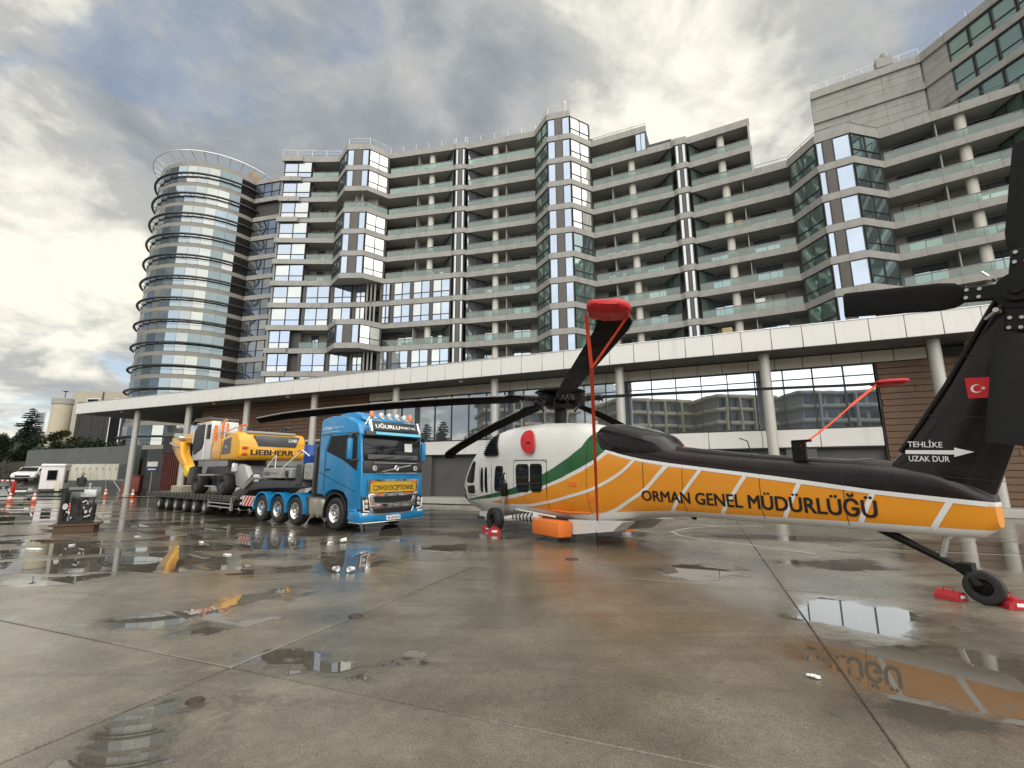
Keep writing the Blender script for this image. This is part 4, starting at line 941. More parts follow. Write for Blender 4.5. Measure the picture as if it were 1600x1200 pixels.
fl = M().prism([(-.19, 2.60), (-.19, 2.87), (-.62, 2.83), (-.62, 2.56)], 'y', pth(2.7)+.002, pth(2.7)+.010); flag = part('flag', fl, mat('flag_red', (.62, .01, .02), .5), heli)
cm = M(); C_ = (-.285, 2.715); o_, i_ = [], []
for t in np.linspace(math.radians(32), math.radians(328), 26):
    o_.append((C_[0]-.056*math.cos(t), C_[1]+.056*math.sin(t)))
for t in np.linspace(math.radians(322), math.radians(38), 26): i_.append((C_[0]-.014-.044*math.cos(t), C_[1]+.044*math.sin(t)))
cm.prism(o_+i_, 'y', pth(2.7)+.012, pth(2.7)+.016); sp_ = []
for q in range(10): t = math.pi/2*0+math.pi+2*math.pi*q/10; rr_ = .027 if q % 2 == 0 else .011; sp_.append((-.352-rr_*math.cos(t)*-1, 2.712+rr_*math.sin(t)))
cm.prism(sp_, 'y', pth(2.7)+.012, pth(2.7)+.016); part('crescent_and_star', cm, WL, flag)
psm = M()
for a, b in (((.28, 2.42), (-.70, 2.28)), ((-.22, 3.18), (-.94, 3.08)), ((.55, 1.62), (-.38, 1.52))): psm.tube([(a[0], pth(a[1])*.9, a[1]), ((a[0]+b[0])/2, pth(a[1])+.003, (a[1]+b[1])/2), (b[0], pth(b[1])*.55, b[1])], .006, 4)
part('panel_seam', psm, SEAL, heli)
# tail rotor
TRC = Vector((-.90, .5, 3.79)); du = Vector((1.48, 0, .30)).normalized(); dv = Vector((-.30, 0, 1.48)).normalized()
hubm = M().cyl(TRC-Vector((0, .42, 0)), TRC+Vector((0, .02, 0)), .10, n=16).cyl(TRC, TRC+Vector((0, .05, 0)), .22, n=24).cyl(TRC+Vector((0, .05, 0)), TRC+Vector((0, .10, 0)), .14, n=20).cyl(TRC+Vector((0, .1, 0)), TRC+Vector((0, .13, 0)), .06, n=14)
for d in (du, -du, dv, -dv):
    pp = Vector((0, 1, 0)).cross(d); c0 = TRC+d*.28+Vector((0, .0, 0)); R_ = Matrix((d, Vector((0, 1, 0)), -pp)).transposed() if False else Matrix((d, Vector((0, 1, 0)), d.cross(Vector((0, 1, 0))))).transposed()
    hubm.rbox(c0, (.46, .07, .20), .02, 1, R=R_)
th = part('tail_rotor_hub', hubm, MATT, heli)
bm2 = M()
for d in (du, -du, dv, -dv):
    pp = d.cross(Vector((0, 1, 0)))
    for x in (.34, .46):
        for y in (-.05, .05): c0 = TRC+d*x+pp*y; bm2.cyl(c0+Vector((0, .03, 0)), c0+Vector((0, .055, 0)), .022, n=8)
    c0 = TRC+d*.24+pp*.17; bm2.cyl(c0-Vector((0, .05, 0)), c0+Vector((0, .09, 0)), .03, n=8); bm2.tube([c0+Vector((0, .06, 0)), c0+pp*.10+d*.1+Vector((0, .02, 0))], .016)
part('bolt', bm2, SILV, th)
for d in (du, dv, -dv, -du):
    pp = d.cross(Vector((0, 1, 0))); rg = []
    for x, ch in ((.50, .20), (.58, .31), (.75, .355), (1.7, .355), (1.82, .352), (1.86, .34)):
        c0 = TRC+d*x; ring = []
        for t in np.linspace(0, 2*math.pi, 17)[:-1]:
            ring.append(c0+pp*(ch/2*math.cos(t))+Vector((0, .022*math.sin(t)*(1 if abs(math.cos(t)) < .97 else .5)+.05*math.cos(t), 0)))
        rg.append(ring)
    part('tail_rotor_blade', M().loft(rg), mat('tail_blade_black', (.017, .0175, .018), .5, var=.3, scale=2, spec=.15), heli)
# main rotor: five blades
HC = Vector((8.53, 0, 3.74))
def wdir0(deg): return Matrix.Rotation(-HA, 3, 'Z') @ Vector((math.cos(math.radians(deg)), math.sin(math.radians(deg)), 0))
hb = M().lathe([(.16, 2.95), (.18, 3.3), (.15, 3.45), (.36, 3.47), (.40, 3.55), (.36, 3.62), (.2, 3.64), (.30, 3.70), (.42, 3.78), (.30, 3.9), (.70, 3.93), (.74, 3.955), (.68, 3.99), (.2, 4.03), (.01, 4.04)], (8.53, 0, 0), n=32)
hub = part('rotor_hub', hb, MATT, heli)
li = M()
for q in range(5):
    t = 2*math.pi*q/5+.3
    for rr_, z0, z1 in ((.30, 3.5, 3.85), (.38, 3.55, 3.75), (.5, 3.62, 3.82)): li.cyl((8.53+rr_*math.cos(t), rr_*math.sin(t), z0), (8.53+(rr_+.08)*math.cos(t+.25), (rr_+.08)*math.sin(t+.25), z1), .035, n=8)
    li.box((8.53+.6*math.cos(t+.2), .6*math.sin(t+.2), 3.72), (.2, .12, .14), t)
part('pitch_links', li, MATT, hub)
hd_, fit = M(), M()
for dg in (-89.5, -165, -21, 123, 51):
    d = wdir0(dg); sd = Vector((-d.y, d.x, 0)); up = Vector((0, 0, 1))
    hd_.rbox(HC+d*.55, (.34, .26, .20), .04, 1, R=Matrix((d, sd, up)).transposed()); hd_.cyl(HC+d*.72-sd*.16, HC+d*.72+sd*.16, .07, n=12); hd_.cyl(HC+d*.35+sd*.2+up*.02, HC+d*.98+sd*.17, .045, n=10)
    hd_.tube([HC+d*.85-sd*.14, HC+d*.7-sd*.24-up*.1, HC+d*.42-sd*.22-up*.32], .028, 8); hd_.rbox(HC+d*.9-sd*.16, (.12, .10, .12), .02, 1, R=Matrix((d, sd, up)).transposed())
    for x in (.80, 1.12, 1.22):
        for y in (-.06, .06): fit.cyl(HC+d*x+sd*y-up*.11, HC+d*x+sd*y+up*.10, .018, n=8)
    fit.tube([HC+d*.5+sd*.14-up*.12, HC+d*.66+sd*.2-up*.02, HC+d*.9+sd*.1+up*.05], .012, 6)
part('blade_hinge', hd_, MATT, hub); part('hub_fittings', fit, mat('dull_steel', (.16, .16, .16), .4, metal=.7, var=.3, scale=6), hub)
hr = Matrix.Rotation(-HA, 3, 'Z')
def wdir(deg): return hr @ Vector((math.cos(math.radians(deg)), math.sin(math.radians(deg)), 0))
TIPS = {}
def blade(deg, droop, pitch=8, L=7.95, rise=0):
    d = wdir(deg); side = Vector((-d.y, d.x, 0)); rg = []; st_ = []
    for x in (.45, .62, .95, 1.15, 1.35, 1.7, 2.2, 3, 4, 5, 6, 6.9, 7.3, 7.6, 7.85, L):
        ch = .16 if x < 1.0 else (.26 if x < 1.3 else .53); thk = .10 if x < 1.3 else .060; sw = 0
        if x > 7.2: sw = -(x-7.2)*.35; ch = .53-(x-7.2)*.12
        dz = -droop*((x-.5)/(L-.5))**2+rise*(x-.5)/(L-.5); pt_ = math.radians(pitch-6*x/L)
        c0 = HC+d*x+Vector((0, 0, dz))+side*sw; ring = []
        for u, v in ((.5, 0), (.46, .5), (.34, .9), (.15, 1), (-.2, .7), (-.5, .06), (-.5, -.06), (-.2, -.6), (.15, -.85), (.34, -.75), (.46, -.4)):
            ring.append(c0+side*(ch*u*math.cos(pt_))+Vector((0, 0, ch*u*math.sin(pt_)+thk*v*.6)))
        rg.append(ring); st_.append((c0, side, ch))
    b = part('rotor_blade', M().loft(rg), BLADE, heli)
    er = M().loft([[r_[i]+(r_[i]-sum(r_, Vector())/len(r_))*.02 for i in (1, 0, 10)] for r_ in rg[5:]], close=False, cap=False); part('erosion_strip', er, mat('worn_leading_edge', (.36, .35, .32), .4, metal=.5, var=.3, scale=6), b)
    cf = M().rbox(HC+d*1.0+Vector((0, 0, 0)), (.42, .20, .15), .03, 1, R=Matrix((d, side, Vector((0, 0, 1)))).transposed()); part('blade_cuff', cf, MATT, b)
    TIPS[deg] = st_; return b
blade(-89.5, .05, 9); blade(-165, .45, 17, rise=-.33); blade(-21, .10, 17); blade(123, .55, 9, rise=-.9); blade(51, .5, 8, rise=-.8)
# landing gear
def wheel(name, c, r, w, parent, axis='y', hubr=.5, m=RIM):
    x, y, z = c; ty = M().lathe([(r*hubr, -w*.42), (r*.80, -w*.5), (r*.95, -w*.42), (r, -w*.2), (r, w*.2), (r*.95, w*.42), (r*.80, w*.5), (r*hubr, w*.42)], c, axis, 28)
    o = part(name, ty, TYRE, parent); rm = M().lathe([(0.001, -w*.30), (r*.2, -w*.32), (r*.24, -w*.2), (r*hubr*.8, -w*.15), (r*hubr*.95, -w*.38), (r*hubr+.005, -w*.40), (r*hubr+.005, w*.40), (r*hubr*.95, w*.38), (r*hubr*.8, w*.15), (r*.24, w*.2), (r*.2, w*.32), (.001, w*.30)], c, axis, 20); part('rim', rm, m, o); return o
for sd_ in (1, -1):
    wheel('main_wheel', (10.0, 1.32*sd_, .335), .335, .25, heli, hubr=.45, m=MATT)
    part('shock_strut', M().cyl((9.62, 1.22*sd_, 1.42), (9.72, 1.2*sd_, .85), .085, .065).cyl((9.72, 1.2*sd_, .85), (9.9, 1.16*sd_, .38), .042).cyl((9.60, 1.22*sd_, 1.62), (9.62, 1.22*sd_, 1.4), .02, .07), MATT if sd_ < 0 else SILV, heli)
    part('strut_housing', M().lathe([(.03, 1.66), (.06, 1.5), (.10, 1.3), (.10, 1.05), (.07, 1.0)], (9.63, 1.23*sd_, 0), n=12), MATT, heli)
    part('drag_beam', M().tube([(9.95, 1.12*sd_, .34), (9.3, 1.12*sd_, .42), (8.2, 1.05*sd_, .52)], [.07, .09, .11]).cyl((9.95, 1.1*sd_, .335), (10.02, 1.3*sd_, .335), .05), WHT, heli)
    hs_ = M()
    for q in range(6): s_ = 8.35+q*.17; hs_.tube([(s_, 1.16*sd_, .62), (s_-.04, 1.26*sd_, .52), (s_+.02, 1.2*sd_, .40), (s_+.1, 1.12*sd_, .42)], .018, 6)
    part('step_rungs', hs_, MATT, heli)
    part('float_box', M().rbox((7.62, 1.10*sd_, .31), (1.12, .42, .38), .05, 2), ORNG, heli)
    part('belly_rail', M().tube([(9.2, 1.10*sd_, .66), (8.2, 1.06*sd_, .60), (7.6, .98*sd_, .56)], .025), WHT, heli)
    part('belly_fairing', M().prism([(7.25, .52), (7.1, .18), (5.75, .38), (5.42, .60)], 'y', sd_*.45, sd_*.86), WHT, heli)
part('nose_gear_bay', M().rbox((11.6, .55, .36), (.55, .5, .2), .03, 1).rbox((10.9, .75, .30), (.45, .5, .22), .03, 1), WHT, heli)
part('antenna', M().tube([(12.1, .5, .42), (12.0, .62, .22), (11.8, .7, .2)], .02).tube([(12.3, .45, .45), (12.25, .6, .25)], .02).box((12.1, .64, .2), (.35, .04, .03)), MATT, heli)
wheel('tail_wheel', (0, .06, .205), .205, .15, heli, hubr=.5, m=MATT)
part('tail_gear_arm', M().tube([(1.08, 0, .84), (.62, 0, .60), (.22, 0, .40)], [.07, .05, .05]).tube([(.22, 0, .42), (.14, .03, .36), (.02, .16, .21)], [.08, .07, .05]).box((.16, .0, .42), (.16, .2, .1)), MATT, heli)
part('tail_shock', M().cyl((.28, 0, .88), (.40, 0, .46), .038).cyl((.28, 0, .9), (.30, 0, .78), .055), SILV, heli)
part('boom_bracket', M().box((2.0, .14, 2.0), (.22, .05, .34)).box((1.95, .14, 2.16), (.3, .05, .04)), MATT, heli)
# covers, straps and chocks: loose gear
def cover(deg, lab, hk=.8):
    st_ = TIPS[deg]; m = M(); rg = []
    (c0, sd0, ch0), (c1, sd1, ch1) = st_[-5], st_[-1]; d = (c1-c0).normalized()
    for q, (x, f, h) in enumerate(((-.02, 1.05, .06), (.10, 1.12, .085), (.28, 1.10, .10), (.45, 1.16, .09), (.60, 1.1, .10), (.72, .9, .07), (.78, .6, .03))):
        c = c1-d*(.42)+d*x*.75; ring = []
        for t in np.linspace(0, 2*math.pi, 49)[:-1]:
            wr = 1+.14*math.sin(4*t+q*2.1)+.10*math.sin(11*t+q*1.3)+.07*math.sin(17*t-q*2); ring.append(c+sd0*(.245*f*math.copysign(abs(math.cos(t))**.6, math.cos(t)))+Vector((0, 0, h*hk*wr*math.copysign(abs(math.sin(t))**.7, math.sin(t)))))
        rg.append(ring)
    m.loft(rg); o = part('blade_cover', m, RED, None); o.location = HT; o.rotation_euler = (0, 0, HA); tag(o, lab, 'blade cover'); return c1-d*.35, sd0
def band(m, a, b, w, side, sag=0):
    a, b = Vector(a), Vector(b); A, B = [], []; A2, B2 = [], []; nn = (b-a).cross(side).normalized()*.004
    for t in np.linspace(0, 1, 9):
        p = a.lerp(b, t)+Vector((0, 0, -sag*4*t*(1-t))); sw = side*(w/2)
        A.append(p+sw+nn); B.append(p-sw+nn); A2.append(p+sw-nn); B2.append(p-sw-nn)
    m.loft([A, B, B2, A2, A], close=False, cap=False, sm=False)
ta, sa_ = cover(-89.5, 'large red cover on the tip of the raised rotor blade nearest the camera')
tc_, sc_ = cover(-21, 'red cover on the tip of the rotor blade pointing right toward the tail', .55)
tl, sl_ = cover(-165, 'cover at the left blade tip') if False else (None, None)
m = M(); anchor = Vector((6.25, .70, .60)); knot = Vector((2.69, 4.12, 3.08)); vx = hr @ Vector((1, 0, 0))
band(m, ta+sa_*.25, knot, .035, vx); band(m, ta-sa_*.31, knot, .05, vx); band(m, knot, anchor+Vector((0, .12, 0)), .055, vx)
o = part('tie_down_strap', m, STRAP, None); o.location = HT; o.rotation_euler = (0, 0, HA); tag(o, 'long red strap hanging from the raised blade tip down across the cabin', 'strap')
m = M(); an2 = Vector((1.96, .17, 2.08)); band(m, tc_, tc_.lerp(an2, .42), .06, Vector((0, 0, 1))); band(m, tc_.lerp(an2, .42), an2, .035, Vector((0, 0, 1)), .03)
o = part('tie_down_strap', m, STRAP, None); o.location = HT; o.rotation_euler = (0, 0, HA); tag(o, 'thin red strap from the right blade tip to the tail boom', 'strap')
m = M().tube([(6.25, .82, .6), (6.27, .85, .3), (6.25, .83, .01)], .016); o = part('tether_cord', m, MATT, None); o.location = HT; o.rotation_euler = (0, 0, HA); tag(o, 'dark cord hanging from the belly to the ground below the red strap', 'cord')
CH = mat('chock_red', (.42, .02, .03), .5, var=.2, dirt=.2)
def chock(x, y, rz, lab, sc=1.0):
    m = M().prism([(-.12*sc, 0), (.12*sc, 0), (.085*sc, .07*sc), (.03*sc, .105*sc), (-.05*sc, .105*sc), (-.11*sc, .05*sc)], 'y', -.13*sc, .13*sc); t = part('wheel_chock', m, CH, None); t.location = (x, y, .001); t.rotation_euler = (0, 0, rz)
    tag(t, lab, 'wheel chock'); part('chock_plate', M().box((0, -.133*sc, .05*sc), (.09*sc, .004, .035*sc)), WL, t); part('chock_handle', M().tube([(-.03, -.06*sc, .1*sc), (-.03, -.05*sc, .15*sc), (-.03, .05*sc, .15*sc), (-.03, .06*sc, .1*sc)], .008, 6), CH, t)
chock(5.78, 6.62, .35, 'red chock on the left side of the small tail wheel'); chock(6.18, 6.22, -.25, 'red chock on the right side of the tail wheel at the edge of the picture', 1.15)
p = hpos(10.42, 1.35, 0); chock(p.x, p.y, .2, 'red chock behind the main wheel, partly hidden by it', 1.2); p = hpos(9.62, 1.55, 0); chock(p.x, p.y, .0, 'red chock in front of the main wheel beside the white belly', 1.6)
# ------------------------------------------------------------------ lorry, low loader and material handler
def bprism(poly, ax, a, b, r, seg=2):
    """prism with rounded edges"""
    t = M().prism(poly, ax, a, b); bm = bmesh.new(); vs = [bm.verts.new(v) for v in t.v]
    for f in t.f: bm.faces.new([vs[i] for i in f])
    bmesh.ops.recalc_face_normals(bm, faces=bm.faces); bmesh.ops.bevel(bm, geom=[e for e in bm.edges], offset=r, segments=seg, profile=.5, affect='EDGES', clamp_overlap=True)
    bm.verts.index_update(); m = M(); m._add([v.co.copy() for v in bm.verts], [[v.index for v in f.verts] for f in bm.faces], True); bm.free(); return m
TO = Vector((-5.327, 14.502, 0)); TA = math.radians(-37.0)
truck = thing('lorry', 'bright blue heavy haulage lorry with yellow sign on its grille coupled to the low loader', 'lorry', TO, TA)
BLUE = mat('blue_paint', (.010, .215, .47), .28, var=.06, scale=1.2, coat=.35, dirt=.10); TBLK = mat('black_trim', (.020, .020, .021), .4, var=.15, scale=2); CHR = mat('chrome', (.75, .75, .74), .14, metal=.95, var=.08); GRY = mat('chassis_grey', (.055, .058, .06), .5, var=.25, scale=2, dirt=.3); LGREY = mat('light_grey_paint', (.33, .33, .32), .45, var=.12, scale=2, dirt=.3)
WSG = mat('windscreen_glass', (.016, .018, .02), .04, var=.7, scale=2.2, spec=.3); LAMP = mat('lamp_glass', (.75, .76, .76), .1, metal=.3, coat=1); AMB = mat('amber_lens', (.85, .16, .02), .25, coat=.8); YEL = mat('sign_yellow', (.62, .38, .03), .5, var=.06, dirt=.1)
WID = 2.32
prof = [(-.98, 1.02), (-.98, 3.22), (-.90, 3.36), (-.35, 3.43), (.35, 3.36), (.95, 3.12), (1.12, 2.80), (1.2, 2.1), (1.25, 1.66), (1.28, .62), (.70, .62), (.62, .92), (.42, 1.10), (.10, 1.17), (-.15, 1.17), (-.42, 1.10), (-.60, .95), (-.66, 1.02)]
cab = part('cab', bprism(prof, 'y', -.02, WID, .055, 2), BLUE, truck)
part('roof_spoiler', bprism([(-.75, 3.36), (-.55, 3.52), (.1, 3.58), (.55, 3.45), (.75, 3.26)], 'y', .35, WID-.35, .06), BLUE, truck)
# windscreen and black bands
def front(name, y0, y1, z0, z1, m, x0, x1, parent=truck, t=.03, r=.02):
    """panel on the cab front from (x0,z0) to (x1,z1)"""
    p = bprism([(x0-t, z0), (x0+t, z0), (x1+t, z1), (x1-t, z1)], 'y', y0, y1, r, 2); return part(name, p, m, parent)
ws = front('windscreen', .06, WID-.06, 2.02, 2.76, WSG, 1.215, 1.13)
for s_ in (0, 1): part('wiper', M().box((1.265, .75+s_*.75, 2.10), (.02, .75, .02), R=Matrix.Rotation(.12, 3, 'X')), TBLK, ws)
part('dashboard_paper', M().box((1.215, 1.72, 2.44), (.02, .30, .26), R=Matrix.Rotation(-.11, 3, 'Y')), mat('paper', (.6, .62, .6), .6), ws)
part('dashboard', M().rbox((1.235, 1.15, 2.13), (.02, 1.9, .14), .009, 1), mat('grey_dash', (.10, .10, .10), .6), ws)
front('front_panel', .04, WID-.04, 1.67, 2.02, TBLK, 1.255, 1.22)
part('chrome_line', M().box((1.297, WID/2+.1, 1.955), (.012, 1.75, .022)).box((1.318, WID/2+.15, 1.655), (.014, 1.75, .03)), CHR, truck)
em = M()
em.lathe([(.062, -.01), (.085, 0), (.062, .01), (.04, 0), (.062, -.01)], (1.30, 1.22, 1.80), 'x', 20).box((1.292, 1.22, 1.80), (.014, 1.15, .035), R=Matrix.Rotation(math.radians(10.5), 3, 'X')); part('grille_emblem', em, CHR, truck)
for y in (.42, 1.98):
    o = part('badge', M().lathe([(.001, 0), (.075, .0), (.08, -.01)], (1.30, y, 1.80), 'x', 20), mat('badge_white', (.7, .7, .66), .5), truck); part('badge_mark', M().lathe([(.052, .004), (.060, .006), (.052, .008), (.044, .006), (.052, .004)], (1.30, y, 1.80), 'x', 18).box((1.306, y, 1.80), (.006, .02, .07)), TBLK, o)
front('sun_visor', .02, WID-.02, 2.76, 2.90, TBLK, 1.30, 1.24, t=.05)
part('visor_strip', M().box((1.348, WID/2+.08, 2.83), (.012, 1.75, .085), R=Matrix.Rotation(-.38, 3, 'Y')), mat('light_blue', (.12, .45, .62), .4), truck)
o = front('head_board', .32, WID-.25, 2.93, 3.21, TBLK, 1.22, 1.12, t=.04)
lettering('lettering', 'UĞURLU', .92, .165, WL, o, (1.215, .88, 3.075), (0, 1, 0), (-.33, 0, 1), .02); lettering('lettering', 'PROJECT A.Ş.', .60, .10, WL, o, (1.218, 1.68, 3.055), (0, 1, 0), (-.33, 0, 1), .02)
part('head_board_post', M().rbox((1.20, .26, 3.05), (.10, .09, .42), .02, 1, R=Matrix.Rotation(-.3, 3, 'Y')).rbox((1.20, WID-.2, 3.05), (.10, .09, .42), .02, 1, R=Matrix.Rotation(-.3, 3, 'Y')), CHR, truck)
part('lamp_bar', M().tube([(.95, .25, 3.10), (1.02, .32, 3.32), (1.02, WID-.32, 3.32), (.95, WID-.25, 3.10)], .028), CHR, truck)
for q in range(4): o = part('roof_lamp', M().lathe([(.001, -.07), (.06, -.06), (.085, .0), (.092, .05)], (1.05, .72+q*.30, 3.41), 'x', 18), CHR, truck); part('lens', M().lathe([(.001, .058), (.085, .05)], (1.05, .72+q*.30, 3.41), 'x', 18), LAMP, o)
for y in (.42, 1.92): part('beacon', M().lathe([(.075, 3.34), (.08, 3.38), (.065, 3.50), (.03, 3.54), (.001, 3.545)], (1.0, y, 0), n=16), AMB, truck)
# lower front
sg = part('sign', M().rbox((1.31, 1.13, 1.26), (.05, 1.72, .33), .012, 1), YEL, truck)
lettering('lettering', 'CONVOI EXCEPTIONNEL', 1.56, .155, INK, sg, (1.333, 1.13, 1.235), (0, 1, 0), (0, 0, 1), .012)
part('sign_frame', M().box((1.32, 1.13, 1.45), (.05, 1.82, .06)).box((1.32, .22, 1.26), (.05, .05, .42)).box((1.32, 2.04, 1.26), (.05, .05, .42)), CHR, truck)
part('marker_lamp', M().box((1.345, .35, 1.41), (.02, .2, .04)).box((1.345, 1.9, 1.41), (.02, .2, .04)).box((1.345, .62, 1.055), (.02, .2, .04)).box((1.345, 1.68, 1.055), (.02, .2, .04)), AMB, truck)
gr = part('grille', bprism([(.22, 1.08), (.34, .42), (1.92, .42), (2.06, 1.08)], 'x', 1.24, 1.315, .03), CHR, truck)
for z0, z1 in ((.80, .99), (.49, .65)):
    part('grille_mesh', bprism([(.36, z1), (.42, z0), (1.12, z0-.04), (1.82, z0), (1.90, z1)], 'x', 1.29, 1.335, .012, 1), TBLK, gr); part('grille_bar', M().tube([(1.335, .36, z1-.02), (1.345, .44, z0), (1.345, 1.12, z0-.04), (1.345, 1.82, z0), (1.335, 1.9, z1-.02)], .018), CHR, gr)
for y0, y1, sy in ((.0, .30, 1), (2.0, 2.30, -1)):
    hl = part('headlight', bprism([(y0, 1.03), (y0+.02, .55), (y1, .50), (y1-.06 if sy > 0 else y1, .95)], 'x', 1.20, 1.318, .03), mat('headlight_black', (.03, .03, .03), .15, coat=1), truck)
    yc = (y0+y1)/2; dl = M().tube([(1.335, yc-.10*sy, .90), (1.335, yc-.07*sy, .60), (1.335, yc+.11*sy, .575)], .022); part('running_light', dl, mat('lamp_white', (.85, .86, .86), .2), hl)
    for z in (.72, .86): part('lens', M().lathe([(.001, .02), (.055, .015), (.06, 0)], (1.32, yc+.02*sy, z), 'x', 14), LAMP, hl)
part('bumper', bprism([(-.62 if False else .78, .58), (1.26, .60), (1.36, .46), (1.34, .27), (.80, .27)], 'y', -.05, WID+.05, .05), BLUE, truck)
part('bumper_strip', M().tube([(.82, -.062, .275), (1.28, -.05, .265), (1.36, .12, .26), (1.37, WID/2, .255), (1.36, WID-.1, .26), (1.28, WID+.05, .265)], .016), CHR, truck)
for y in (.14, 2.18): part('fog_lamp', M().rbox((1.33, y, .50), (.05, .2, .09), .02, 1), LAMP, truck)
pl_ = part('number_plate', M().rbox((1.365, 1.12, .36), (.02, .52, .13), .008, 1), WL, truck); lettering('lettering', '34 UP 0274', .46, .075, INK, pl_, (1.372, 1.12, .36), (0, 1, 0), (0, 0, 1), .012)
# door side: window, seams, mirror, lettering
for y, sg_ in ((-.02, -1), (WID, 1)):
    wn = [(-.56, 2.33), (-.34, 2.80), (.86, 2.80), (.99, 2.72), (1.05, 1.74), (.88, 1.80), (.32, 2.06)]
    o = part('door_window', bprism(wn, 'y', y-.012 if sg_ < 0 else y-.01, y+.01 if sg_ < 0 else y+.012, .004, 1), CHIP, truck)
    part('window_post', M().box((.42, y+.012*sg_, 2.45), (.035, .012, .72)), TBLK, o)
    sm_ = M()
    for a, b in (((-.62, 1.15), (-.62, 2.36)), ((-.62, 2.36), (-.38, 2.86)), ((-.38, 2.86), (.96, 2.86)), ((-.95, 1.70), (-.62, 1.60)), ((-.62, 1.60), (1.0, 1.14)), ((-.95, 2.84), (-.40, 2.86))): sm_.tube([(a[0], y+.004*sg_, a[1]), (b[0], y+.004*sg_, b[1])], .010, 4)
    part('door_seam', sm_, mat('seam_blue', (.006, .07, .15), .5), truck)
    part('door_handle', M().rbox((-.45, y+.03*sg_, 1.78), (.2, .03, .05), .01, 1), TBLK, truck)
    mr = part('mirror', M().rbox((.98, y+.24*sg_, 2.36), (.10, .17, .62), .045, 2), BLUE, truck); part('mirror_arm', M().tube([(1.02, y, 2.82), (1.0, y+.2*sg_, 2.80), (.98, y+.26*sg_, 2.66)], .04).tube([(1.1, y, 2.05), (1.0, y+.2*sg_, 2.02), (.98, y+.26*sg_, 2.1)], .03), TBLK, mr)
lettering('lettering', 'UĞURLU', .52, .125, WL, truck, (-.56, -.026, 3.06), (1, 0, 0), (0, 0, 1), .03, .2); lettering('lettering', 'PROJECT A.Ş.', .50, .07, WL, truck, (.02, -.026, 3.05), (1, 0, 0), (0, 0, 1), .02, .2)
part('pinstripe', M().box((-.35, -.026, 2.93), (.9, .006, .012)), WL, truck)
part('cab_step', M().rbox((.95, .02, .50), (.34, .12, .30), .03, 1).rbox((.78, .03, .40), (.2, .1, .1), .02, 1), BLUE, truck)
part('lower_skirt', bprism([(.66, .88), (.98, .62), (.98, .30), (.72, .30)], 'y', -.015, .25, .02), BLUE, truck)
part('back_wall', M().box((-1.06, WID/2, 2.1), (.14, WID-.1, 2.1)), TBLK, truck)
hbm = M().rbox((-1.28, .18, 1.75), (.10, .34, 1.55), .02, 1)
for q in range(14): hbm.box((-1.34, .18, 1.1+q*.1), (.03, .30, .03))
part('air_intake', hbm, GRY, truck)
part('exhaust_stack', M().cyl((-1.22, 2.0, .9), (-1.22, 2.0, 3.2), .09), CHR, truck)
# chassis
part('chassis_rail', M().box((-1.8, .75, .78), (6.2, .10, .28)).box((-1.8, 1.57, .78), (6.2, .10, .28)), GRY, truck)
part('fuel_tank', M().rbox((-1.12, .33, .62), (.86, .58, .58), .12, 3).box((-1.3, .33, .62), (.05, .6, .6)).box((-.95, .33, .62), (.05, .6, .6)), mat('dirty_aluminium', (.42, .39, .32), .4, metal=.6, var=.3, scale=3, dirt=.5), truck)
part('side_box', M().rbox((-1.68, .35, .62), (.22, .5, .62), .03, 1), GRY, truck)
def axle(x, r, near=True, far=True, chrome=True):
    for y, s_ in ((.16, -1), (WID-.16, 1)):
        ty = M().lathe([(r*.56, -.15), (r*.86, -.165), (r*.97, -.13), (r, -.08), (r, .08), (r*.97, .13), (r*.86, .165), (r*.56, .15)], (x, y, r), 'y', 32)
        o = part('wheel', ty, TYRE, truck); k = s_
        rm = M().lathe([(.001, k*.17), (r*.16, k*.17), (r*.20, k*.10), (r*.40, k*.06), (r*.50, k*.10), (r*.545, k*.16), (r*.57, k*.155), (r*.57, -k*.12)], (x, y, r), 'y', 28); rp = part('rim', rm, CHR if chrome else SILV, o)
        part('hub', M().lathe([(.001, k*.19), (r*.14, k*.185), (r*.19, k*.12), (r*.22, k*.085)], (x, y, r), 'y', 16), CHR if chrome else BLUE, o)
        nt_ = M()
        for q in range(10): t = 2*math.pi*q/10; c0 = Vector((x+r*.31*math.cos(t), y+k*.075, r+r*.31*math.sin(t))); nt_.cyl(c0, c0+Vector((0, k*.035, 0)), .016, n=6)
        for q in range(10): t = 2*math.pi*(q+.5)/10; c0 = Vector((x+r*.45*math.cos(t), y+k*.083, r+r*.45*math.sin(t))); nt_.cyl(c0, c0+Vector((0, k*.012, 0)), .022, n=8)
        part('wheel_nut', nt_, TBLK, o)
axle(0, .475)
for x in (-2.24, -3.38, -4.52): axle(x, .455, chrome=(x > -3))
for x in (-2.24, -3.38, -4.52):
    for y0 in (-.02, WID-.40):
        a, b = [], []; rg = []
        for t in np.linspace(math.radians(-8), math.radians(188), 18): rg.append([(x+rr_*math.cos(t), yy, .46+rr_*math.sin(t)) for rr_, yy in ((.53, y0), (.57, y0), (.57, y0+.42), (.53, y0+.42))])
        part('mudguard', M().loft(rg), BLUE, truck)
part('mudguard', M().loft([[(rr_*math.cos(t), yy, .475+rr_*math.sin(t)) for rr_, yy in ((.58, .0), (.62, .0), (.62, .4), (.58, .4))] for t in np.linspace(math.radians(10), math.radians(195), 16)]), TBLK, truck)
wb = M(); wb.box((-5.18, .35, .66), (.03, .66, .36)); wbo = part('warning_board', wb, mat('board_white', (.68, .66, .64), .5), truck); st_ = M()
for q in range(4): st_.prism([(.06+q*.17, .48), (.14+q*.17, .48), (.14+q*.17-.20+.16, .84), (.06+q*.17-.20+.16, .84)], 'x', -5.22, -5.197)
part('stripe', st_, RED, wbo)
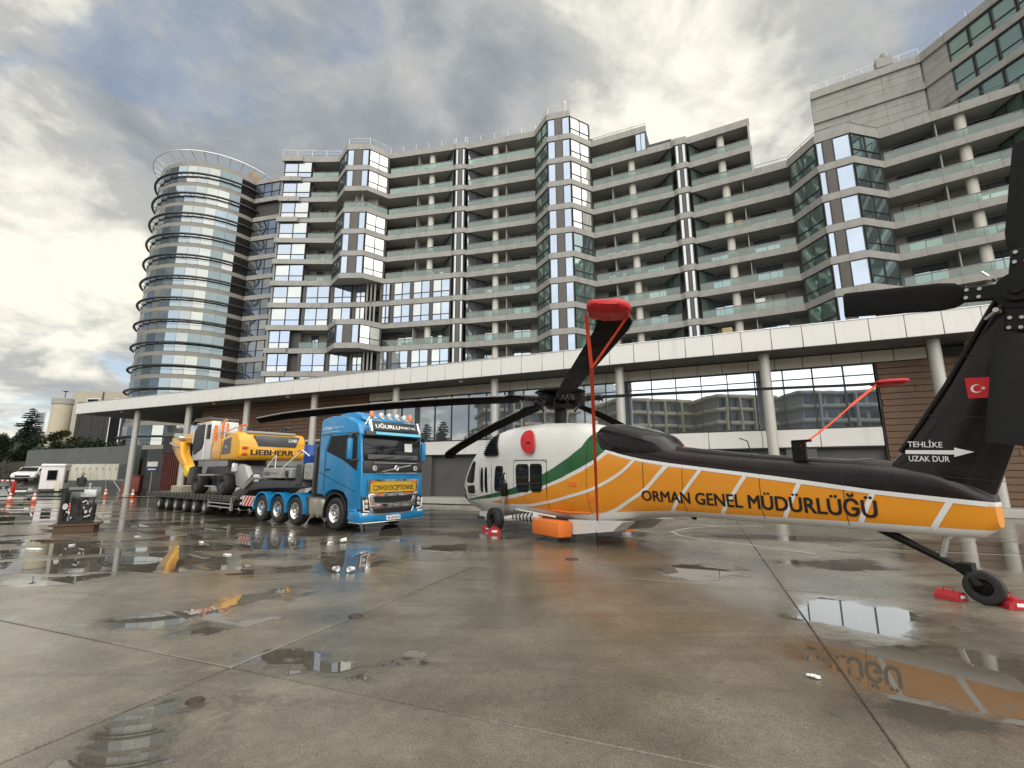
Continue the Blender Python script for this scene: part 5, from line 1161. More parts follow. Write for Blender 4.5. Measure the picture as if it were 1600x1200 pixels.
wm_ = M().box((-5.55, .03, .67), (.92, .03, .36)); wbo = part('warning_board', wm_, MATS['board_white'], truck); st_ = M()
for q in range(5):
    a = -6.02+q*.235; p_ = [(max(-6.0, a-.10), .50), (min(-5.1, max(-6.0, a+.02)), .50), (min(-5.1, a+.32), .84), (min(-5.1, a+.20), .84)]; st_.prism(p_, 'y', .006, .013)
part('stripe', st_, RED, wbo)
part('marker_lamp', M().cyl((-6.05, .0, .56), (-6.05, -.03, .56), .05, n=10).cyl((-6.05, .0, .76), (-6.05, -.03, .76), .05, n=10), LAMP, truck)
# low loader
ll = thing('low_loader', 'dark many-axled low loader trailer carrying the yellow machine', 'trailer', TO, TA)
OLIVE = mat('dirty_deck', (.085, .08, .045), .6, var=.45, scale=3, dirt=.5)
part('deck', M().rbox((-11.6, 1.18, .73), (9.8, 2.36, .14), .02, 1), OLIVE, ll)
part('side_rail', M().rbox((-11.6, .02, .66), (9.8, .06, .16), .01, 1).rbox((-11.6, 2.34, .66), (9.8, .06, .16), .01, 1), GRY, ll)
part('side_lattice', M().tube([(-9.0, -.01, .52), (-6.9, -.01, .50)], .03).tube([(-9.0, -.01, .38), (-6.9, -.01, .36)], .03).box((-9.0, .02, .48), (.06, .06, .34)).box((-6.9, .02, .5), (.08, .08, .5)), SILV, ll)
part('tie_eye', M().lathe([(.03, 0), (.05, .02), (.03, .04), (.01, .02), (.03, 0)], (-16.3, .0, .7), 'y', 10), GRY, ll)
for q in range(26):
    o = part('stake_pocket', M().rbox((0, 0, 0), (.16, .07, .18), .01, 1), GRY if q % 3 else OLIVE, ll); o.location = (-16.3+q*.37, -.03, .74)
for q in range(6):
    x = -9.52-1.07*q
    for y, k in ((.20, -1), (2.16, 1)):
        r_ = .30; ty = M().lathe([(r_*.55, -.15), (r_*.9, -.16), (r_, -.11), (r_, .11), (r_*.9, .16), (r_*.55, .15)], (x, y, r_), 'y', 22); o = part('wheel', ty, TYRE, ll)
        part('rim', M().lathe([(.001, k*.13), (r_*.25, k*.13), (r_*.3, k*.05), (r_*.5, k*.06), (r_*.56, k*.14), (r_*.57, -k*.1)], (x, y, r_), 'y', 18), SILV, o)
    part('axle', M().cyl((x, .1, .3), (x, 2.26, .3), .06).box((x+.25, .45, .5), (.5, .12, .2)).box((x+.25, 1.9, .5), (.5, .12, .2)), GRY, ll)
part('belly', M().box((-11.8, 1.18, .52), (9.0, 1.1, .28)), GRY, ll)
part('gooseneck', bprism([(-7.3, .55), (-7.3, .92), (-6.5, 1.15), (-5.75, 1.66), (-5.2, 1.72), (-4.8, 1.45), (-2.2, 1.42), (-2.0, 1.2), (-4.9, 1.12), (-5.9, 1.02), (-6.7, .60)], 'y', .15, 2.2, .04), GRY, ll)
nb = part('tool_box', M().rbox((-4.02, .3, 1.68), (1.35, .5, .36), .02, 1), LGREY, ll); lettering('lettering', 'UĞURLU', .50, .19, INK, nb, (-4.36, .045, 1.68), (1, 0, 0), (0, 0, 1), .012, .15); lettering('lettering', 'PROJECT A.Ş.', .48, .08, RED, nb, (-3.80, .045, 1.66), (1, 0, 0), (0, 0, 1), .01, .15)
part('control_box', M().rbox((-2.98, .25, 1.67), (.50, .4, .34), .02, 1), LGREY, ll); part('valve_block', M().rbox((-3.0, .04, 1.66), (.2, .06, .2), .02, 1).cyl((-2.9, .05, 1.5), (-2.9, -.02, 1.5), .05), TBLK, ll)
part('winch_cabinet', M().rbox((-2.35, .35, 1.62), (.40, .5, .7), .04, 1), GRY, ll); part('engine_cover', M().rbox((-1.75, .45, 1.72), (.6, .7, .55), .05, 1).lathe([(.06, -.02), (.11, -.02), (.11, .02)], (-1.8, .1, 1.66), 'y', 16), LGREY, ll)
part('data_plate', M().box((-5.35, .13, 1.5), (.42, .02, .26)), WL, ll)
part('hand_rail', M().tube([(-4.6, .1, 1.84), (-3.95, .1, 2.30), (-3.95, .1, 1.86)], .018).tube([(-3.4, .1, 1.86), (-2.2, .1, 2.42), (-1.75, .1, 2.22)], .022), WL, ll)
part('hose_reel', M().box((-4.6, 1.0, 1.75), (1.6, 1.2, .3)), TBLK, ll)
part('hydraulic_arm', M().tube([(-6.2, .08, 1.1), (-5.4, .08, 1.52), (-4.9, .1, 1.5)], .05), LGREY, ll)
o = solo('barrel', M().lathe([(.001, 0), (.27, 0), (.28, .02), (.28, .26), (.29, .28), (.28, .30), (.28, .60), (.27, .63), (.001, .63)], n=20), mat('blue_plastic', (.015, .07, .36), .4, var=.1), 'blue plastic drum standing behind the lorry cab', 'drum', tuple(TO+Matrix.Rotation(TA, 3, 'Z') @ Vector((-2.35, .55, 1.985))))
o = solo('concrete_block', M().rbox((0, 0, .16), (1.15, 1.3, .32), .03, 1), mat('block_concrete', (.36, .33, .25), .8, var=.2, dirt=.3), 'pale concrete block on the rear deck of the trailer', 'concrete block', tuple(TO+Matrix.Rotation(TA, 3, 'Z') @ Vector((-13.1, .75, .802))), TA)
# material handler on the deck
ex_ = thing('material_handler', 'yellow wheeled material handler with white cab riding on the low loader', 'excavator', TO, TA)
YLW = mat('yellow_paint', (.74, .36, .012), .32, var=.06, scale=1.5, coat=.6, dirt=.12); DGREY = mat('dark_grey_paint', (.075, .08, .085), .4, var=.1, scale=2, coat=.3)
YB, YF = -.02, 2.74
part('counterweight', bprism([(-8.0, 2.20), (-8.0, 3.20), (-7.25, 3.34), (-6.86, 3.26), (-6.70, 2.98), (-6.68, 2.36), (-6.85, 2.19)], 'y', YB, YF, .10, 3), YLW, ex_)
part('engine_housing', bprism([(-9.35, 2.22), (-9.35, 2.98), (-7.9, 3.16), (-7.9, 2.22)], 'y', .0, YF-.02, .05), YLW, ex_)
pan = part('rear_panel', bprism([(.52, 3.18), (.72, 2.74), (2.28, 2.74), (2.42, 3.18)], 'x', -6.80, -6.665, .02), DGREY, ex_)
lettering('lettering', 'LH40', .36, .15, WL, pan, (-6.662, 2.12, 3.02), (0, 1, 0), (0, 0, 1), .015)
lettering('lettering', 'INDUSTRY', .18, .05, WL, pan, (-6.662, 2.21, 2.90), (0, 1, 0), (0, 0, 1), .005) if False else None
lettering('lettering', 'LIEBHERR', 1.78, .215, INK, ex_, (-6.678, 1.32, 2.50), (0, 1, 0), (0, 0, 1), .03)
for y, z in ((.22, 2.66), (.22, 2.42), (2.52, 2.60)):
    o = part('tail_lamp', M().rbox((-6.70, y, z), (.06, .26, .13), .025, 1), mat('lamp_housing', (.45, .13, .01), .4), ex_); part('lens', M().lathe([(.001, .035), (.05, .03), (.055, 0)], (-6.68, y-.02, z), 'x', 14), RED, o)
vp = part('side_vent', bprism([(-8.2, 2.46), (-8.05, 3.02), (-7.42, 3.10), (-7.42, 2.46)], 'y', -.045, .02, .012, 1), DGREY, ex_); lettering('lettering', 'LH40', .22, .09, WL, vp, (-7.78, -.048, 2.74), (1, 0, 0), (0, 0, 1), .01)
part('panel_seam', M().box((-8.32, -.004, 2.62), (.014, .02, .78)).box((-8.8, -.004, 2.3), (1.0, .02, .014)), TBLK, ex_)
# cab
part('cab', bprism([(-11.30, 2.24), (-11.38, 2.75), (-11.28, 3.62), (-10.95, 3.90), (-9.55, 3.92), (-9.50, 2.24)], 'y', .0, 1.12, .06), mat('cab_white', (.62, .62, .60), .35, var=.05, dirt=.15, coat=.4), ex_)
part('cab_window', bprism([(-11.28, 2.78), (-11.20, 3.55), (-10.92, 3.78), (-10.10, 3.80), (-10.05, 3.1), (-10.35, 2.72), (-11.1, 2.48)], 'y', -.03, .03, .01, 1), CHIP, ex_); part('rear_side_window', M().rbox((-9.74, -.005, 3.45), (.34, .05, .62), .02, 1), CHIP, ex_)
part('front_window', M().box((-11.36, .56, 3.15), (.05, .95, .85), R=Matrix.Rotation(.05, 3, 'Y')), CHIP, ex_)
part('cab_rail', M().tube([(-11.25, -.06, 3.0), (-11.22, -.07, 3.6), (-10.9, -.06, 3.86), (-9.95, -.06, 3.86), (-9.92, -.06, 2.3)], .018), WL, ex_)
rf = M().box((-10.55, .56, 4.02), (1.7, 1.2, .04))
for q in range(6): rf.box((-11.3+q*.30, .56, 4.06), (.04, 1.2, .05))
rf.tube([(-11.65, .0, 3.9), (-11.3, .0, 4.08), (-9.7, .0, 4.08)], .03).tube([(-11.65, 1.1, 3.9), (-11.3, 1.1, 4.08), (-9.7, 1.1, 4.08)], .03)
part('falling_object_guard', rf, DGREY, ex_)
part('hydraulic_pipes', M().tube([(-9.25, .35, 3.0), (-9.25, .35, 3.85), (-9.1, .4, 3.95)], .06).tube([(-9.05, .45, 3.0), (-9.05, .45, 3.8)], .05).tube([(-8.7, .8, 3.1), (-8.7, .8, 3.7), (-8.3, .9, 3.75)], .05).tube([(-9.3, .1, 2.95), (-9.3, .1, 3.7)], .07), ORNG, ex_)
part('ladder_rail', M().tube([(-8.75, .05, 3.0), (-8.75, .05, 3.75), (-8.5, .05, 3.85), (-8.3, .05, 3.75), (-8.3, .05, 3.1)], .025).tube([(-9.2, .05, 3.35), (-8.1, .05, 3.35)], .02).tube([(-9.2, .05, 3.2), (-7.4, .1, 3.5), (-6.9, .3, 3.42)], .02), SILV, ex_)
part('walkway', M().rbox((-7.9, 1.3, 3.30), (2.2, 2.0, .10), .02, 1), LGREY, ex_)
part('exhaust', M().cyl((-7.1, 1.9, 3.3), (-7.1, 1.9, 3.62), .09).rbox((-7.05, 2.1, 3.56), (.25, .35, .14), .05, 1), TBLK, ex_)
part('filter_pots', M().cyl((-8.6, 1.2, 3.3), (-8.6, 1.2, 3.6), .14).cyl((-8.6, 1.6, 3.3), (-8.6, 1.6, 3.58), .14).cyl((-8.6, 2.0, 3.3), (-8.6, 2.0, 3.55), .14), TBLK, ex_)
# boom folded down over the trailer tail
part('boom', bprism([(-10.2, 2.5), (-10.6, 3.1), (-13.5, 3.85), (-16.6, 3.72), (-17.1, 3.45), (-16.5, 3.25), (-13.5, 3.35), (-10.9, 2.4)], 'y', 1.25, 1.75, .05), YLW, ex_)
part('stick', bprism([(-17.45, 3.55), (-16.75, 3.75), (-16.1, 3.30), (-15.9, 2.75), (-15.0, 2.05), (-15.35, 1.85), (-16.35, 2.45), (-17.25, 3.05)], 'y', 1.05, 1.5, .05), YLW, ex_)
part('grab_linkage', M().rbox((-16.6, 1.2, 3.62), (1.0, .4, .22), .05, 1, R=Matrix.Rotation(.25, 3, 'Y')).tube([(-17.2, .95, 3.3), (-16.1, .95, 3.05)], .06), SILV, ex_)
part('stick_foot', M().rbox((-14.95, 1.25, 1.8), (.65, .45, .42), .05, 1, R=Matrix.Rotation(.5, 3, 'Y')), mat('bright_yellow', (.78, .52, .03), .4), ex_)
part('boom_cylinder', M().cyl((-10.4, 1.0, 2.6), (-13.5, 1.2, 3.4), .09), SILV, ex_)
# undercarriage
part('slew_ring', M().cyl((-8.9, 1.35, 1.95), (-8.9, 1.35, 2.24), .75, n=32), GRY, ex_)
part('undercarriage', bprism([(-11.3, 1.35), (-11.0, 1.98), (-7.0, 1.98), (-6.6, 1.3), (-7.4, 1.15), (-10.6, 1.15)], 'y', .55, 2.2, .05), GRY, ex_)
for x in (-10.62, -8.02):
    for y, k in ((.22, -1), (2.5, 1)):
        r_ = .44; ty = M().lathe([(r_*.52, -.2), (r_*.85, -.22), (r_*.97, -.17), (r_, -.1), (r_, .1), (r_*.97, .17), (r_*.85, .22), (r_*.52, .2)], (x, y, .80+r_), 'y', 26)
        o = part('wheel', ty, TYRE, ex_); part('rim', M().lathe([(.001, k*.16), (r_*.2, k*.16), (r_*.26, k*.08), (r_*.46, k*.08), (r_*.53, k*.19), (r_*.54, -k*.15)], (x, y, .80+r_), 'y', 20), GRY, o)
part('axle', M().cyl((-10.62, .2, 1.24), (-10.62, 2.5, 1.24), .14).cyl((-8.02, .2, 1.24), (-8.02, 2.5, 1.24), .14), GRY, ex_)
part('step', M().box((-9.3, .28, 1.15), (1.1, .35, .05)).box((-9.3, .1, 1.62), (1.5, .4, .06)), SILV, ex_)
part('stabiliser', bprism([(-7.3, 1.7), (-7.0, 2.05), (-6.5, 1.95), (-5.95, 1.35), (-6.35, 1.0), (-7.1, 1.2)], 'y', .18, .42, .04), LGREY, ex_); part('stabiliser', bprism([(-11.9, 1.2), (-11.75, 1.95), (-11.35, 2.0), (-11.3, 1.2)], 'y', .1, .5, .04), GRY, ex_)
part('work_lamp', M().rbox((-7.15, .1, 1.9), (.14, .2, .34), .03, 1), LAMP, ex_)
# ------------------------------------------------------------------ far left: entrance, booth, cabinets, trees, buildings
def rz(x, y): return road_z(x, y) if (Vector((x, y))-RO).dot(RD) > 0 else 0.0
CONE = mat('cone_orange', (.48, .055, .014), .5, var=.2, dirt=.3); CONEW = mat('cone_band', (.70, .68, .62), .4, var=.1)
def cone_proto():
    t = thing('traffic_cone', '', 'traffic cone', (0, 0, 0), 0, 'traffic cones round the entrance road'); t.scale = (.88, .88, .88)
    part('base', M().rbox((0, 0, .02), (.38, .38, .04), .015, 1), CONE, t); part('body', M().lathe([(.15, .04), (.035, .74), (.001, .75)], n=18), CONE, t)
    part('band', M().lathe([(.128, .20), (.10, .37)], n=18).lathe([(.082, .48), (.062, .60)], n=18), CONEW, t); return t
cp = cone_proto(); cn = [(-31.2, 30.0, 'faded traffic cone at the far left edge, left of the red cone'), (-29.0, 29.3, 'bright red and white traffic cone in front of the left side of the booth'), (-30.7, 36.4, 'dull traffic cone right of the engine on the pallet'), (-27.7, 35.2, 'red traffic cone below the rust coloured bin'), (-22.6, 24.9, 'traffic cone half hidden behind the left side of the engine')]
for i, (x, y, lab) in enumerate(cn):
    if i == 0: cp.location = (x, y, rz(x, y)); cp['label'] = lab
    else: dup(cp, (x, y, rz(x, y)), i, lab)
bo = solo('bollard', M().lathe([(.09, 0), (.09, .03), (.045, .05), (.04, .9), (.001, .93)], n=12), CONE, 'slim red marker post between two cones right of the engine', 'post', (-31.6, 39.0, rz(-31.6, 39)))
bw = Vector((-39.7, 41.6)); bz = rz(*bw)
bt = thing('guard_booth', 'small white guard booth with rounded roof and dark windows beside the entrance barrier', 'booth', (bw.x, bw.y, bz), math.radians(28)); bt.scale = (.74, .8, 1.0)
BW = mat('booth_white', (.74, .70, .70), .45, var=.06, dirt=.15)
part('body', M().rbox((0, 0, 1.05), (2.1, 1.7, 2.1), .12, 3), BW, bt); part('roof', M().rbox((0, 0, 2.17), (2.25, 1.85, .28), .13, 3), BW, bt)
for c, d in (((.0, -.86, 1.35), (.80, .06, .78)), ((-1.06, -.1, 1.35), (.06, .85, .85)), ((1.06, -.1, 1.25), (.06, .9, 1.0))): o = part('window_frame', M().rbox(c, (d[0]+.12 if d[0] > .1 else d[0], d[1]+.12 if d[1] > .1 else d[1], d[2]+.12), .02, 1), mat('grey_rubber', (.3, .3, .3), .5), bt); part('pane', M().box(tuple(c[i]*(1.02 if i < 2 else 1) for i in range(3)), d), CHIP, o)
for q in range(2): part('panel', M().rbox((-.55+q*.62, -.87, .42), (.52, .04, .46), .02, 1), BW, bt)
part('cream_panel', M().rbox((.62, -.88, .40), (.42, .05, .74), .02, 1), mat('cream_panel', (.66, .62, .42), .5), bt); part('skirt', M().box((0, 0, .10), (2.16, 1.76, .2)), GRY, bt)
br = thing('barrier', 'striped barrier arm lowered across the road beside the booth', 'barrier', (-41.9, 40.4, rz(-41.9, 40.4)), math.radians(165)); part('post', M().rbox((0, 0, .42), (.24, .24, .84), .03, 1), mat('barrier_red', (.45, .03, .02), .5), br)
part('arm', M().box((1.7, 0, .93), (3.3, .07, .12)), BW, br); sb_ = M()
for q in range(5): sb_.box((.5+q*.62, 0, .93), (.28, .075, .124))
part('stripe', sb_, MATS['barrier_red'], br); part('support', M().cyl((2.2, 0, 0), (2.2, 0, .87), .03), MATS['barrier_red'], br)
# white car on the ramp
cz = rz(-48.4, 48.2)
car = thing('parked_car', 'white saloon car on the entrance road left of the booth', 'car', (-48.6, 48.4, cz), math.radians(-62)); CW = mat('car_white', (.76, .76, .76), .25, var=.04, coat=.9)
part('body', bprism([(-2.1, .35), (-2.15, .80), (-1.75, .95), (1.0, .93), (1.95, .78), (2.15, .55), (2.1, .30), (1.7, .25), (-1.8, .25)], 'y', -.88, .88, .10, 3), CW, car)
part('cabin', bprism([(-1.75, .92), (-1.15, 1.35), (-.2, 1.43), (.45, 1.35), (1.15, .92)], 'y', -.76, .76, .10, 3), CW, car)
part('windscreen', M().quad((.50, -.62, 1.345), (.50, .62, 1.345), (1.12, .70, .97), (1.12, -.70, .97)), CHIP, car)
for s_ in (-1, 1): part('side_window', bprism([(-1.45, 1.0), (-1.05, 1.30), (-.2, 1.36), (.4, 1.29), (.9, 1.0)], 'y', s_*.775-.01, s_*.775+.01, .004, 1), CHIP, car)
for x in (-1.35, 1.35):
    for s_ in (-1, 1): o = part('wheel', M().lathe([(.18, -.1), (.29, -.11), (.32, -.07), (.32, .07), (.29, .11), (.18, .1)], (x, s_*.82, .32), 'y', 20), TYRE, car); part('rim', M().lathe([(.001, s_*.10), (.19, s_*.08)], (x, s_*.82, .32), 'y', 16), SILV, o)
for s_ in (-1, 1): part('headlight', M().rbox((2.06, s_*.62, .70), (.14, .34, .12), .04, 1), LAMP, car)
part('front_grille', M().rbox((2.13, 0, .48), (.06, 1.1, .18), .02, 1), TBLK, car)
# cabinet row on a frame
cx, cy = -41.4, 44.6; CB = mat('cabinet_beige', (.62, .60, .50), .5, var=.08, dirt=.2); ca = math.radians(-8)
cabs = thing('cabinet_row', 'row of beige machine cabinets raised on a steel frame against the grey wall', 'cabinets', (cx, cy, 0), ca)
for q in range(8):
    m = M().rbox((.34+q*.70, 0, 1.88), (.67, .6, 1.42), .015, 1)
    o = part('cabinet', m, CB, cabs); part('latch', M().box((.52+q*.70, -.31, 2.22), (.16, .02, .06)).box((.52+q*.70, -.31, 2.05), (.12, .02, .05)), TBLK, o)
gr2 = M().rbox((6.05, 0, 1.85), (.75, .6, 1.4), .02, 1)
for i in range(7): gr2.box((6.05, -.31, 1.4+i*.15), (.6, .03, .03))
part('end_unit', gr2, DGREY, cabs)
part('frame', M().box((3.1, -.3, 1.14), (6.6, .08, .08)).box((3.1, .3, 1.14), (6.6, .08, .08)).box((.1, -.3, .55), (.08, .08, 1.1)).box((4.6, -.3, .55), (.08, .08, 1.1)).tube([(5.3, -.3, 1.1), (6.3, -.3, .05)], .05), SILV, cabs)
# retaining wall
rw = M(); a, b = Vector((-61.2, 60.2)), Vector((-39.5, 50.2)); d = (b-a); rw.box(((a.x+b.x)/2, (a.y+b.y)/2, 2.3), (d.length, .45, 4.7), math.atan2(d.y, d.x)); w_ = part('retaining_wall', rw, mat('grey_wall', (.115, .12, .118), .8, var=.25, scale=.6, dirt=.4), None); tag(w_, 'long plain dark grey retaining wall behind the booth and cabinets', 'wall')
# bin, signs, canister
def sol_at(x, y): return (x, y, rz(x, y))
bn = solo('waste_bin', M().rbox((0, 0, .72), (1.05, .7, 1.3), .06, 2).rbox((0, 0, 1.42), (1.1, .75, .12), .05, 1).box((-.4, 0, .04), (.08, .5, .08)).box((.4, 0, .04), (.08, .5, .08)), mat('rust_red', (.24, .06, .045), .7, var=.2, dirt=.3), 'rust red waste bin standing below the entrance signs', 'bin', sol_at(-33.4, 42.4), .3)
sp = thing('sign_post', 'white and blue direction signs on a post beside the first canopy column', 'sign', sol_at(-31.3, 41.5), math.radians(-15))
part('post', M().cyl((0, .05, 0), (0, .05, 2.75), .04), SILV, sp); part('sign_panel', M().rbox((0, 0, 2.5), (1.15, .05, .42), .01, 1), WL, sp); o = part('sign_panel', M().rbox((.05, 0, 2.06), (1.3, .05, .36), .01, 1), mat('sign_blue', (.02, .03, .14), .5), sp, label='blue sign panel'); part('sign_text', M().box((.1, -.03, 2.06), (.8, .01, .10)).prism([(-.45, 2.06), (-.32, 2.16), (-.32, 1.96)], 'y', -.035, -.028), WL, o)
for i, (x, y, lab) in enumerate(((-30.4, 42.6, 'left yellow concrete post under the canopy beside the bin'), (-29.2, 42.0, 'right yellow concrete post under the canopy, near the brown container'))): solo('yellow_bollard', M().rbox((0, 0, .5), (.62, .3, 1.0), .05, 1), mat('post_yellow', (.50, .25, .03), .6, dirt=.4), lab, 'bollard', sol_at(x, y), -.3, 'yellow posts under the canopy')
ct = thing('container', 'tall dark red ribbed container standing on end under the canopy behind the trailer', 'container', (-26.4, 38.4, 0), math.radians(-23)); cbm = M().box((0, 0, 2.25), (2.3, 2.0, 4.5))
CR = mat('container_red', (.085, .022, .015), .65, var=.3, scale=1.5, dirt=.5); part('body', cbm, CR, ct)
for q in range(9): part('rib', M().box((-1.0+q*.25, -1.03, 1.65), (.10, .06, 3.0)), CR, ct)
part('top_band', M().rbox((0, -.02, 3.9), (2.42, 2.12, 1.3), .04, 1), mat('black_band', (.025, .025, .027), .6), ct)
# person standing behind the engine
ps = thing('person', 'person in dark jacket seen from behind standing beyond the engine on the pallet', 'person', sol_at(-29.6, 33.0), .4)
def skinfig():
    me = bpy.data.meshes.new('body'); V = [(0, 0, .92), (0, 0, 1.15), (0, .01, 1.36), (0, .02, 1.47), (0, 0, 1.56), (.19, .01, 1.38), (.25, .03, 1.12), (.24, -.08, .90), (-.19, .01, 1.38), (-.26, .03, 1.12), (-.22, -.12, .95), (.10, 0, .86), (.11, -.02, .48), (.12, .03, .08), (-.10, 0, .86), (-.11, -.02, .48), (-.12, .03, .08), (.13, -.12, .04), (-.13, -.12, .04)]
    E_ = [(0, 1), (1, 2), (2, 3), (3, 4), (2, 5), (5, 6), (6, 7), (2, 8), (8, 9), (9, 10), (0, 11), (11, 12), (12, 13), (0, 14), (14, 15), (15, 16), (13, 17), (16, 18)]
    R_ = [.17, .16, .17, .07, .06, .085, .065, .045, .085, .065, .045, .11, .075, .055, .11, .075, .055, .045, .045]
    me.from_pydata(V, E_, []); o = link('body', me, ps); sk = o.modifiers.new('skin', 'SKIN'); 
    for i, r_ in enumerate(R_): me.skin_vertices[0].data[i].radius = (r_, r_*.8)
    me.skin_vertices[0].data[0].use_root = True; o.modifiers.new('sub', 'SUBSURF').levels = 2; o.modifiers['sub'].render_levels = 2
    me.materials.append(mat('dark_jacket', (.02, .02, .022), .8, var=.3)); return o
skinfig(); part('head', M().ico((0, -.01, 1.64), .105, 2, (.85, 1, 1.15)), mat('skin', (.35, .2, .14), .6), ps); part('hair', M().ico((0, .02, 1.67), .108, 2, (.92, 1, 1.05)), TBLK, ps)
# engine unit on a wooden pallet
pc = Vector((-12.75, 14.3, 0)); pa = math.radians(30)
WD = mat('pallet_wood', (.085, .045, .022), .7, var=.35, scale=3, stretch=(.4, 4, 4), dirt=.4)
pal = thing('pallet', 'brown timber skid lying on the wet ground under the engine', 'pallet', pc, pa); pal.scale = (.66, .62, .95)
for q in range(6): part('board', M().rbox((-.02, -.5+q*.2, .235), (1.62, .17, .05), .006, 1), WD, pal)
for y in (-.48, 0, .48): part('bearer', M().rbox((0, y, .105), (1.36, .12, .208), .008, 1), WD, pal)
eng = thing('engine', 'salvaged black engine unit with grey cover strapped on the timber skid', 'engine', pc+Vector((0, 0, .252)), pa); eng.scale = (.66, .66, .98)
IRON = mat('oily_iron', (.022, .022, .022), .45, var=.5, scale=5, metal=.3); CAST = mat('cast_alloy', (.48, .49, .49), .4, metal=.35, var=.3, scale=4)
part('block', M().rbox((.12, .05, .30), (.78, .62, .54), .05, 1).rbox((-.05, .05, .62), (.5, .5, .26), .05, 1).cyl((.12, -.30, .22), (.12, -.36, .22), .16, n=18).cyl((.38, -.28, .34), (.38, -.36, .34), .10, n=16), IRON, eng)
part('top_cover', M().rbox((.26, -.02, .86), (.56, .5, .24), .07, 2).lathe([(.05, -.3), (.06, -.28)], (.1, 0, .86), 'y', 10), CAST, eng)
part('frame', M().box((-.56, -.30, .48), (.07, .07, .96)).box((-.56, .38, .48), (.07, .07, .96)).box((-.50, .03, .50), (.05, .7, .90)).box((.50, -.30, .38), (.06, .06, .76)).box((.05, -.32, .05), (1.1, .07, .08)).box((-.25, -.3, .95), (.7, .06, .06)), IRON, eng)
part('back_sheet', M().box((.0, .42, .85), (1.12, .03, .40)), mat('green_sheet', (.16, .19, .18), .5, dirt=.3), eng)
R = random.Random(11); pp = M()
for q in range(16):
    a = Vector((R.uniform(-.4, .5), R.uniform(-.42, -.25), R.uniform(.1, .7))); pts = [a]
    for _ in range(4): a = a+Vector((R.uniform(-.16, .16), R.uniform(-.05, .04), R.uniform(-.14, .14))); pts.append(a)
    pp.tube(pts, R.uniform(.012, .03), 6)
part('pipes', pp, IRON, eng); pp = M()
for q in range(7):
    a = Vector((R.uniform(-.3, .45), -.42, R.uniform(.15, .65))); pp.tube([a, a+Vector((R.uniform(-.1, .1), -.02, R.uniform(-.12, .1))), a+Vector((R.uniform(-.15, .15), 0, R.uniform(-.1, .1)))], .02, 6)
pp.cyl((.30, -.38, .34), (.30, -.44, .34), .05).cyl((-.42, -.34, .5), (-.42, -.40, .5), .09, n=14); part('bright_fittings', pp, CAST, eng)
part('belt', M().tube([(.12, -.37, .40), (.30, -.38, .46), (.48, -.37, .36), (.36, -.37, .22), (.12, -.37, .06), (-.04, -.37, .2), (.12, -.37, .40)], .015, 6), TBLK, eng)
part('lifting_eye', M().cyl((.22, 0, .98), (.22, 0, 1.1), .025).lathe([(.03, -.01), (.05, 0), (.03, .01)], (.22, 0, 1.12), 'y', 10), CAST, eng)
part('rag', M().rbox((.15, -.62, -.15), (.34, .08, .06), .03, 2), mat('rag_tan', (.4, .25, .12), .9), pal)
# litter
def cup(x, y, lab, rx, k=1.0):
    o = solo('paper_cup', M().lathe([(.001, 0), (.033, 0), (.045, .11), (.048, .115), (.043, .11), (.031, .008)], n=18), mat('paper_white', (.72, .72, .70), .6, var=.05), lab, 'cup', (x, y, .048)); o.rotation_euler = (math.radians(84), 0, rx); o.scale = (k, k, k); return o
cup(-3.07, 8.52, 'white paper cup lying on the wet ground, left one of the near pair', .9, 1.0); cup(-2.72, 8.50, 'open white paper cup lying on its side, right one of the near pair', -.5, 1.0); cup(-4.18, 11.94, 'white paper cup lying closest to the front wheel of the lorry', 2.2, 1.15)
tb = M(); R = random.Random(3)
for q in range(4): tb.ico((R.uniform(-.035, .035), R.uniform(-.025, .025), .014), .022, 1, (1.3, .9, .6))
for v in range(len(tb.v)): tb.v[v] = tuple(c+R.uniform(-.004, .004) for c in tb.v[v])
solo('crumpled_tissue', tb, MATS['paper_white'], 'small crumpled white tissue on the concrete below the tail boom', 'tissue', (2.46, 4.22, .001))
cnv = [(-10.7, 11.0, .5, 'flat scrap of white litter far left of the lorry in front of the pallet'), (-10.1, 13.2, .25, 'small bright scrap of litter right of the pallet'), (-10.4, 11.6, .2, 'pale litter scrap between pallet and lower left corner'), (-5.9, 10.2, .3, 'crushed pale bottle on the ground in front of the trailer wheels'), (-7.6, 12.0, .3, 'greenish litter scrap on the wet ground below the rear lorry wheels')]
for i, (x, y, s_, lab) in enumerate(cnv):
    m = M(); R = random.Random(i); ring = [(s_*.5*math.cos(t)*R.uniform(.5, 1), s_*.22*math.sin(t)*R.uniform(.5, 1)) for t in np.linspace(0, 2*math.pi, 9)[:-1]]; m.prism(ring, 'z', .003, .012+.02*R.random()); solo('litter_scrap', m, MATS['paper_white'], lab, 'litter', (x, y, 0), R.uniform(0, 3))
# drain covers and iron plates in the slab
for x, y, r_, lab in ((-1.85, 5.95, .085, 'small rusty iron cover set in the concrete left of centre'), (1.15, 9.6, .12, 'small dark iron cover below the belly of the helicopter'), (-2.35, 3.85, .06, 'small oval iron cover low on the left')): solo('drain_cover', M().lathe([(.001, .012), (r_*.8, .012), (r_*.82, .006), (r_, .010), (r_*1.05, .001)], n=18), mat('rusty_iron', (.05, .035, .025), .6, var=.4, scale=8), lab, 'drain cover', (x, y, 0))
